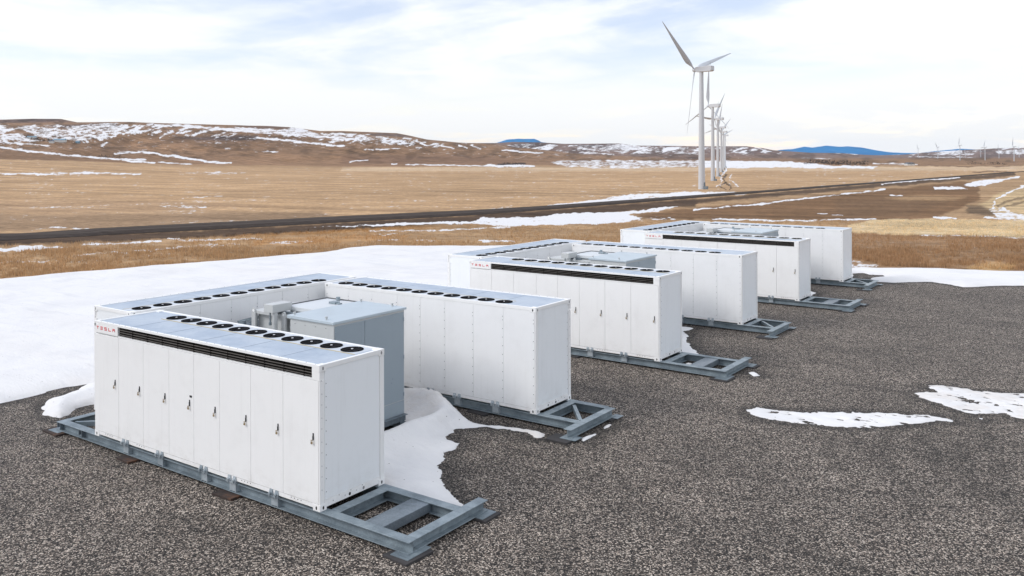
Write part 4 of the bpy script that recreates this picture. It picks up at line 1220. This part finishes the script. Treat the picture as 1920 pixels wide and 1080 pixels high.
    f = MB(); f.box(4.45, 4.86, 4.62, 5.02, .041, .055); f.build('foot_plate', M['galvdark'], root)
    f = MB()
    for x in (1.25, 4.52):
        for y in (2.83, 4.75): f.box(x, x + .1, y, y + .15, .056, .129)
    f.build('foot', M['galvdark'], root)
    return root

# ------------------------------------------------------------------ place the three courts
GROUPS = [(0.0, 0.0, 0.0), (0.0673, 13.1868, -0.0117), (0.2455, 26.1658, -0.0183)]
UB, VB, UC, VC = -1.8452, 0.9959, -0.0473, 6.711
Z0 = .24
def gtf(k, u, v):
    gu, gv, r = GROUPS[k]
    return (u * math.cos(r) - v * math.sin(r) + gu, u * math.sin(r) + v * math.cos(r) + gv)
cont0 = make_container()
skid_door = make_skid('door'); skid_rear = make_skid('rear')
trafo0 = make_transformer()
WHO = ['nearest', 'middle', 'farthest']
CLAB = {
 (0, 'A'): 'white battery container nearest the camera, its eight padlocked doors fully in view',
 (0, 'B'): 'white battery container set crosswise behind the nearest padlocked one, along the big snow field',
 (0, 'C'): 'white riveted battery container with plain panels, ending above the curved snow drift',
 (1, 'A'): 'white battery container with red sign and dark louver in the middle group of three',
 (1, 'B'): 'white battery container set crosswise at the left end of the middle group',
 (1, 'C'): 'white riveted battery container with plain panels at the back of the middle group',
 (2, 'A'): 'white battery container with red sign and dark louver in the farthest group',
 (2, 'B'): 'white battery container set crosswise at the left end of the farthest group, beside dry grass',
 (2, 'C'): 'farthest white battery container, plain panels, its end against the dry grass',
}
SLAB = {
 (0, 'A'): 'long galvanised steel skid with open end frame under the nearest container with doors',
 (0, 'B'): 'galvanised skid hidden under the crosswise container of the nearest group',
 (0, 'C'): 'galvanised skid with a diagonal brace behind the curved snow drift',
 (1, 'A'): 'long galvanised skid with a snow lump in its open end frame, middle group',
 (1, 'B'): 'galvanised skid hidden under the crosswise container of the middle group',
 (1, 'C'): 'galvanised skid with a diagonal brace under the plain container of the middle group',
 (2, 'A'): 'long galvanised skid under the louvered container of the farthest group',
 (2, 'B'): 'galvanised skid hidden under the crosswise container of the farthest group',
 (2, 'C'): 'farthest galvanised skid with diagonal brace, beside the snow along the gravel edge',
}
first = {'cont': True, 'door': True, 'rear': True, 'tr': True}
def use(key, proto):
    if first[key]:
        first[key] = False
        return proto
    return copy_tree(proto)
for k in range(3):
    gr = GROUPS[k][2]
    for who in 'ABC':
        if who == 'A': u, v, r = 0, 0, 0
        elif who == 'B': u, v, r = UB, VB + CL, -math.pi / 2
        else: u, v, r = UC + CL, VC + CW, math.pi
        x, y = gtf(k, u, v)
        o = use('cont', cont0)
        o.location = (x, y, Z0); o.rotation_euler = (0, 0, r + gr)
        tag(o, CLAB[(k, who)], 'battery container', 'white battery containers')
        key, pr = ('door', skid_door) if who == 'A' else ('rear', skid_rear)
        if who == 'B': continue
        s = use(key, pr)
        s.location = (x, y, Z0); s.rotation_euler = (0, 0, r + gr)
        tag(s, SLAB[(k, who)], 'skid', 'galvanised skids under the containers')
    t = use('tr', trafo0)
    t.location = (*gtf(k, 0, 0), 0); t.rotation_euler = (0, 0, gr)
    tag(t, ['grey transformer cabinet standing behind the nearest louvered container', 'grey transformer cabinet inside the middle group of containers', 'grey transformer cabinet inside the farthest group of containers'][k], 'transformer', 'grey transformers')
# crosswise containers rest on sleepers (hidden by the others)
for k in range(3):
    for j, vv_ in enumerate((1.6, 7.3)):
        x, y = gtf(k, UB + CW / 2, vv_)
        m = MB(); m.obox((0, 0, .12), (math.cos(GROUPS[k][2]), math.sin(GROUPS[k][2]), 0), (-math.sin(GROUPS[k][2]), math.cos(GROUPS[k][2]), 0), .78, .13, .12)
        o = m.build('support_beam', M['galvdark']); o.location = (x, y, 0)
        tag(o, 'steel support beam under the %s end of the crosswise container, %s group' % (('near', 'far')[j], WHO[k]), 'beam', 'beams under the crosswise containers')

# ------------------------------------------------------------------ loose plates under the frames
PL = [
 ('rust', 0, -1.62, .02, .66, .40, 'rusty plate sticking out at the left tip of the nearest skid'),
 ('rust', 0, 1.42, -.02, .50, .36, 'rusty plate under the nearest skid below its leftmost clamp'),
 ('rust', 0, 4.72, -.02, .56, .36, 'rusty plate under the nearest skid below its fourth clamp'),
 ('pad', 0, 9.10, .08, .54, .60, 'dark pad under the front corner of the nearest skid'),
 ('pad', 0, 9.16, 1.92, .50, .46, 'dark pad under the rear tip of the nearest skid, right of the snow drift'),
 ('pad', 0, 4.66, 4.84, .52, .46, 'dark pad under the corner of the nearest transformer, beside the snow drift'),
 ('pad', 0, 5.45, 6.72, .62, .34, 'dark plate under the braced skid right of the curved snow drift'),
 ('pad', 0, 8.16, 6.16, .56, .46, 'dark pad under the front tip of the braced skid by small snow scraps'),
 ('pad', 0, 8.20, 8.10, .56, .40, 'dark pad under the rear corner of the nearest braced skid'),
 ('pad', 1, 4.10, .0, .66, .34, 'dark plate under the side of the middle louvered container'),
 ('pad', 1, 9.08, .06, .54, .56, 'dark pad under the front corner of the middle long skid'),
 ('pad', 1, 9.16, 1.92, .50, .46, 'dark pad under the rear tip of the middle long skid'),
 ('pad', 1, 4.60, 6.72, .62, .34, 'dark plate under the plain container of the middle group'),
 ('pad', 1, 8.16, 6.16, .56, .46, 'dark pad under the front tip of the middle braced skid'),
 ('pad', 1, 8.20, 8.10, .56, .40, 'dark pad under the rear corner of the middle braced skid'),
 ('pad', 2, 9.08, .06, .54, .56, 'dark pad under the front corner of the farthest long skid'),
 ('pad', 2, 9.16, 1.92, .50, .46, 'dark pad under the rear tip of the farthest long skid'),
 ('pad', 2, 8.16, 6.16, .56, .46, 'dark pad under the front tip of the farthest skid'),
]
for mk, k, u, v, sx, sy, lab in PL:
    x, y = gtf(k, u, v)
    rz = GROUPS[k][2] + (random.random() - .5) * .16
    m = MB(); m.box(-sx / 2, sx / 2, -sy / 2, sy / 2, -.01, .039)
    o = m.build('ground_plate', M[mk], None, 0.006); o.location = (x, y, 0); o.rotation_euler = (0, 0, rz)
    tag(o, lab, 'plate', 'plates under the skids')
# lump of snow in the middle skid
snow_patch([tuple(gtf(1, *p)) for p in ((7.5, .55), (7.75, .35), (7.95, .5), (7.93, .95), (7.7, 1.1), (7.48, .9))], .16, .03, .12, .05, 5.0, px=False, dirt=lambda x, y, d: .45 + 0 * x)

# ------------------------------------------------------------------ wind turbines
HUB, RB = 50.0, 28.0
AX = -.656 * RT + .755 * FW                                     # rotor axis of the row beside the road
ROTZ = math.atan2(-AX[1], -AX[0])
def make_turbine():
    root = empty('wind_turbine')
    t = MB(); n = 24
    prof = [(0, 1.42), (6, 1.36), (20, 1.18), (35, 1.0), (48.9, .84)]
    for (z0, r0), (z1, r1) in zip(prof[:-1], prof[1:]):
        t.tube((0, 0, z0), (0, 0, z1), r0, r1, n, caps=False)
    t.build('tower', M['turbine'], root)
    d = MB(); d.box(1.30, 2.9, -.55, .55, 0, 1.3); d.box(1.0, 1.6, -.4, .4, 1.3, 2.9); d.build('entrance_stairs', M['galvdark'], root)
    nc_ = MB()
    # nacelle: tapered towards the rotor, rear end raked
    secs = [(-2.6, .75, -.75, .85), (-2.0, 1.05, -1.05, 1.05), (4.9, 1.22, -1.22, 1.2), (5.7, 1.0, -.9, 1.1)]
    v = []
    for x, zt, zb, w in secs:
        v += [(x, -w, HUB + zb), (x, w, HUB + zb), (x, w, HUB + zt), (x, -w, HUB + zt)]
    f = [(0, 1, 2, 3), (15, 14, 13, 12)]
    for s in range(3):
        for i in range(4):
            f.append((s * 4 + i, s * 4 + 4 + i, s * 4 + 4 + (i + 1) % 4, s * 4 + (i + 1) % 4))
    nc_.add(v, f)
    nac = nc_.build('nacelle', M['turbine'], root, 0.12)
    s = MB(); s.tube((4.2, .3, HUB + 1.2), (4.2, .3, HUB + 2.9), .05, n=6); s.tube((4.6, -.3, HUB + 1.2), (4.6, -.3, HUB + 2.3), .05, n=6)
    s.build('wind_vane', M['galvdark'], nac)
    h = MB()
    hp = [(-4.6, .12), (-4.4, .55), (-3.9, .85), (-3.1, .95), (-2.65, .8)]
    for (x0, r0), (x1, r1) in zip(hp[:-1], hp[1:]):
        h.tube((x0, 0, HUB), (x1, 0, HUB), r0, r1, 16, caps=False)
    h.disc((-4.6, 0, HUB), (-1, 0, 0), .12, 12)
    h.build('rotor_hub', M['turbine'], root)
    # one blade along +Z, chord along y (rotor plane) with twist
    st = [(0.6, .62, .62, 0, .5), (2.0, .66, .60, 8, .5), (3.4, 1.15, .50, 22, .40), (5.2, 1.75, .36, 24, .32), (7.5, 1.72, .28, 20, .31), (12, 1.36, .20, 14, .30), (18, .98, .13, 9, .30), (24, .60, .075, 5, .30), (27.2, .32, .04, 3, .3), (28, .08, .015, 2, .3)]
    bm_ = MB(); n = 14; V = []
    for z, c, th, tw, le in st:
        if c > .7: c *= 1.22
        a = math.radians(-tw - 22)
        for i in range(n):
            an = 2 * math.pi * i / n
            u = (math.cos(an) * .5 + .5 - le) * c
            w = math.sin(an) * .5 * th * (1.0 - .55 * max(0, math.cos(an)) if c > .7 else 1.0)
            V.append((w * math.cos(a) + u * math.sin(a), -u * math.cos(a) + w * math.sin(a), z))
    F = []
    for s in range(len(st) - 1):
        for i in range(n):
            F.append((s * n + i, s * n + (i + 1) % n, s * n + n + (i + 1) % n, s * n + n + i))
    bm_.add(V, F, 0, True)
    for i in range(3):
        if i == 0:
            bl = bm_.build('blade', M['blade'], root)
            me0 = bl.data
        else:
            bl = bpy.data.objects.new('blade', me0); COL.objects.link(bl); bl.parent = root
            CH[root.name].append(bl)
        bl.location = (-3.5, 0, HUB)
    return root
def set_rotor(o, deg):
    bl = [c for c in CH[o.name] if c.name.startswith('blade')]
    for i, b in enumerate(bl): b.rotation_euler = (-math.radians(deg + 120 * i), 0, 0)
turb0 = make_turbine()
TROW = [
 (1315.5, 357.0, -49, 'nearest and largest white wind turbine beside the gravel road'),
 (1336.5, 569.7, 2, 'second white wind turbine of the row, one blade pointing straight up'),
 (1346, 743.8, 34, 'third white wind turbine of the receding row'),
 (1352.5, 956.0, 15, 'fourth white wind turbine of the receding row'),
 (1356.5, 1130.0, 50, 'fifth white wind turbine of the receding row'),
 (1359.5, 1330.0, 70, 'last white wind turbine of the receding row'),
]
CH_done = True
tn = 0
for x, D, rot, lab in TROW:
    o = turb0 if tn == 0 else copy_tree(turb0)
    tn += 1
    p = at(x, D)[0]
    o.location = tuple(p); o.rotation_euler = (0, 0, ROTZ)
    set_rotor(o, rot)
    tag(o, lab, 'wind turbine', 'wind turbines in the receding row')
FAR = [(1721.5, 297.5, 280.5, -10, 'leftmost wind turbine on the far horizon'), (1758.5, 299.5, 278.3, -38, 'second wind turbine from the left on the far horizon'),
       (1800, 303, 274.8, 12, 'wind turbine on the far horizon with the tallest raised blade'), (1809.7, 302.5, 287.5, 30, 'small faded turbine just right of the third one on the horizon'),
       (1839, 303.5, 286.5, 45, 'small faded turbine just left of the turbine with a slanting blade'), (1847, 307, 278.5, 26, 'far wind turbine with one blade slanting up to the right'),
       (1873.2, 305, 284, 0, 'pale far turbine in front of the blue hill'), (1901.5, 310.5, 277.5, 4, 'far wind turbine second from the right edge of the horizon'),
       (1910.8, 302, 284, 20, 'rightmost small turbine on the far horizon')]
for x, yb, yh, rot, lab in FAR:
    D = HUB * FPX / (yb - yh)
    o = copy_tree(turb0)
    p = at(x, D)[0]
    z = zy(yb, D)
    o.location = (p[0], p[1], min(p[2], z)); o.rotation_euler = (0, 0, ROTZ)
    set_rotor(o, rot)
    tag(o, lab, 'wind turbine', 'wind turbines on the far horizon')
    for c in CH[o.name]:
        if c.name.startswith('blade'): c.scale = (1.25, 1.25, 1)

# ------------------------------------------------------------------ far buildings and brush
def shed(x, y, w, d, h, wall, roof, lab, rz=0.3):
    D = depth_at(x, y); p = at(x, D)[0]
    root = empty('farm_building', tuple(p), YAW - math.pi / 2 + rz)
    b = MB(); b.box(-w / 2, w / 2, -d / 2, d / 2, -1.5, h); b.build('wall', wall, root)
    r = MB(); e = .4; hh = h + w * .28 if w < d else h + d * .28
    if w >= d: v = [(-w/2-e, -d/2-e, h), (w/2+e, -d/2-e, h), (w/2+e, d/2+e, h), (-w/2-e, d/2+e, h), (-w/2-e, 0, hh), (w/2+e, 0, hh)]; f = [(0, 1, 5, 4), (2, 3, 4, 5), (0, 4, 3), (1, 2, 5), (3, 2, 1, 0)]
    else: v = [(-w/2-e, -d/2-e, h), (w/2+e, -d/2-e, h), (w/2+e, d/2+e, h), (-w/2-e, d/2+e, h), (0, -d/2-e, hh), (0, d/2+e, hh)]; f = [(1, 2, 5, 4), (3, 0, 4, 5), (0, 1, 4), (2, 3, 5), (3, 2, 1, 0)]
    r.add(v, f); r.build('roof', roof, root)
    tag(root, lab, 'farm building', 'far farm buildings')
shed(1702, 312.5, 7, 14, 3.4, M['shed'], M['shedroof'], 'left of two small dark roofed sheds far off in the fields', 0.0)
shed(1708.5, 312.5, 7, 14, 3.4, M['shed'], M['shedroof'], 'right of two small dark roofed sheds far off in the fields', 0.0)
shed(112, 264.5, 36, 15, 6, M['shed'], M['blueroof'], 'long blue roofed farm building among snow on the left hillside', 0.1)
shed(97, 266, 12, 10, 5, M['shed'], M['shedroof'], 'small farm building just left of the long blue roof', 0.1)
shed(60, 258, 26, 12, 6, M['shed'], M['blueroof'], 'blue roofed farm building amid dark trees on the left hillside', 0.2)
shed(146, 266.5, 12, 9, 4, M['blueroof'], M['blueroof'], 'small blue farm building right of the long one', 0.1)

def brush(name, pts, n, spread, h, lab, cat, leafy=7):
    V = []; F = []
    P = np.asarray(pts, float)
    for i in range(n):
        t = rng.random() * (len(P) - 1); k = int(t); q_ = P[k] + (P[min(k + 1, len(P) - 1)] - P[k]) * (t - k)
        D = depth_at(q_[0], q_[1]) * (1 + rng.normal() * spread); p = at(q_[0] + rng.normal() * 1.0, D)[0]
        hh = h * (.25 + rng.random() ** 2 * 1.1)
        for j in range(leafy):
            a = rng.random() * 6.28; r = hh * .7 * rng.random(); s = hh * (.10 + .14 * rng.random())
            c = p + np.array([math.cos(a) * r, math.sin(a) * r, hh * (.15 + .85 * rng.random())])
            d1 = rng.normal(size=3); d1 /= np.linalg.norm(d1); d2 = np.cross(d1, rng.normal(size=3)); d2 /= np.linalg.norm(d2) + 1e-9
            b = len(V); V += [c - d1 * s - d2 * s * .5, c + d1 * s - d2 * s * .5, c + d1 * s * .7 + d2 * s * .6, c - d1 * s * .7 + d2 * s * .6]; F.append((b, b + 1, b + 2, b + 3))
    o = np_mesh(name, np.array(V), np.array(F), M['brush'], False)
    tag(o, lab, cat, kind='stuff')
brush('tree_belt', [(1508, 309), (1535, 308), (1560, 310), (1590, 311), (1622, 312)], 260, .035, 7, 'dark belt of bare trees far off behind the turbines', 'trees')
brush('brush', [(1815, 310.5), (1850, 311), (1890, 312)], 70, .03, 4.5, 'low dark brush below the far turbines', 'brush')
brush('hill_trees', [(46, 256), (62, 258), (75, 261), (95, 263)], 120, .006, 7, 'dark trees around the farm on the left hillside', 'trees')
brush('hill_trees', [(128, 265), (150, 267)], 30, .004, 5, 'dark trees right of the blue roofed farm building', 'trees')
brush('ravine_brush', [(935, 308.5), (960, 308), (985, 309.5)], 90, .01, 3.2, 'dark brush along the snowy ravine in mid distance', 'brush')
brush('gully_brush', [(185, 292), (210, 294), (235, 293.5)], 60, .004, 5, 'dark bushes by the snowy gully on the left', 'brush')

# ------------------------------------------------------------------ dry grass standing along the pad, the road and the near fields
def grass():
    V = []; F = []
    want = 42000
    x = rng.random(want * 2) * 2300 - 190
    yv = 414 + rng.random(want * 2) ** 1.2 * 120
    Dtab = {}
    # map (x, y) on the terrain using the base rows (near terrain does not change with azimuth)
    zz_ = terrain_z(np.full(_Dt.shape, 1000.0), _Dt); yy_ = PY - (zz_ - CAM[2]) * FPX / _Dt
    D = np.interp(-yv, -yy_, _Dt)
    edge = np.interp(x, [p[0] for p in pad_px], [p[1] for p in pad_px]) - 6
    berm = np.interp(x, [-200, 0, 200, 480, 690, 845, 1000, 1560, 1600, 1713, 1920, 2200], [556, 524, 507, 484, 462, 462, 460, 500, 501, 503, 510, 522])
    ok = yv < berm
    ok &= ~inside(x, yv, [(1190, 404), (1250, 396), (1440, 379), (1660, 357), (1835, 378), (1750, 415), (1230, 415)])
    roadn = np.interp(x, [0, 240, 480, 760, 960, 1100, 1300, 1440], [452, 440, 428, 413, 400, 391, 376, 366])
    ok &= yv > roadn + 7 + 5 * rng.random(len(x))
    # keep clear of the painted snow
    sn = np.zeros(len(x))
    for pts, s in PS:
        if s > .6: sn = np.maximum(sn, (sdf(x, yv, pts) > -1.0) * 1.0)
    for pts, w, s in LS: sn = np.maximum(sn, (seg_dist(x, yv, pts, False) < w * .6) * 1.0)
    ok &= sn < .5
    dens = fbm(x / 60, yv / 9, 4)
    ok &= dens > .36 + .3 * (rng.random(len(x)) - .5)
    idx = np.where(ok)[0][:want]
    P = at(x[idx], D[idx])
    n = len(idx)
    hgt = (.12 + .20 * rng.random(n)) * (.6 + .9 * dens[idx])
    vs = []
    for j in range(4):
        a = rng.random(n) * 6.283; w = .02 + .03 * rng.random(n)
        o1 = (rng.random((n, 2)) - .5) * .28
        lean = (rng.random((n, 2)) - .5) * .3
        b0_ = P.copy(); b0_[:, :2] += o1; b0_[:, 2] -= .03
        b1_ = b0_.copy(); b1_[:, 0] += np.cos(a) * w; b1_[:, 1] += np.sin(a) * w
        tp = (b0_ + b1_) / 2; tp[:, :2] += lean * hgt[:, None]; tp[:, 2] += hgt * (.7 + .5 * rng.random(n))
        vs.append(np.stack([b0_, b1_, tp], 1))
    V = np.concatenate(vs).reshape(-1, 3)
    F = np.arange(len(V)).reshape(-1, 3)
    ri = np.clip(np.searchsorted(Drow, D[idx]), 0, nr - 1); ci = np.clip(np.searchsorted(xcol, x[idx]), 0, nc - 1)
    cc = cover[ri * nc + ci] * (1.0 + .7 * rng.random(n))[:, None]
    cc = np.repeat(np.concatenate([cc] * 4), 3, axis=0)
    o = np_mesh('dry_grass', V, F, M['grass'], False, {'cover': ('FLOAT_COLOR', np.column_stack([np.clip(cc, 0, 1), np.ones(len(cc))]))})
    tag(o, 'dry golden grass standing between the gravel yard and the road', 'grass', kind='stuff')
grass()

# ------------------------------------------------------------------ air between here and the far hills
def haze():
    m = bpy.data.materials.new('haze'); m.use_nodes = True
    t = m.node_tree; t.nodes.clear()
    o = t.nodes.new('ShaderNodeOutputMaterial'); v = t.nodes.new('ShaderNodeVolumePrincipled')
    v.inputs['Color'].default_value = (0.70, 0.84, 1.0, 1)
    v.inputs['Density'].default_value = 1.1e-5
    v.inputs['Anisotropy'].default_value = 0.1
    t.links.new(v.outputs[0], o.inputs['Volume'])
    b = MB(); b.box(-22000, 22000, -22000, 22000, -16.0, 330.0)
    h = b.build('haze', m); tag(h, kind='stuff')
gravel_pad()
haze()
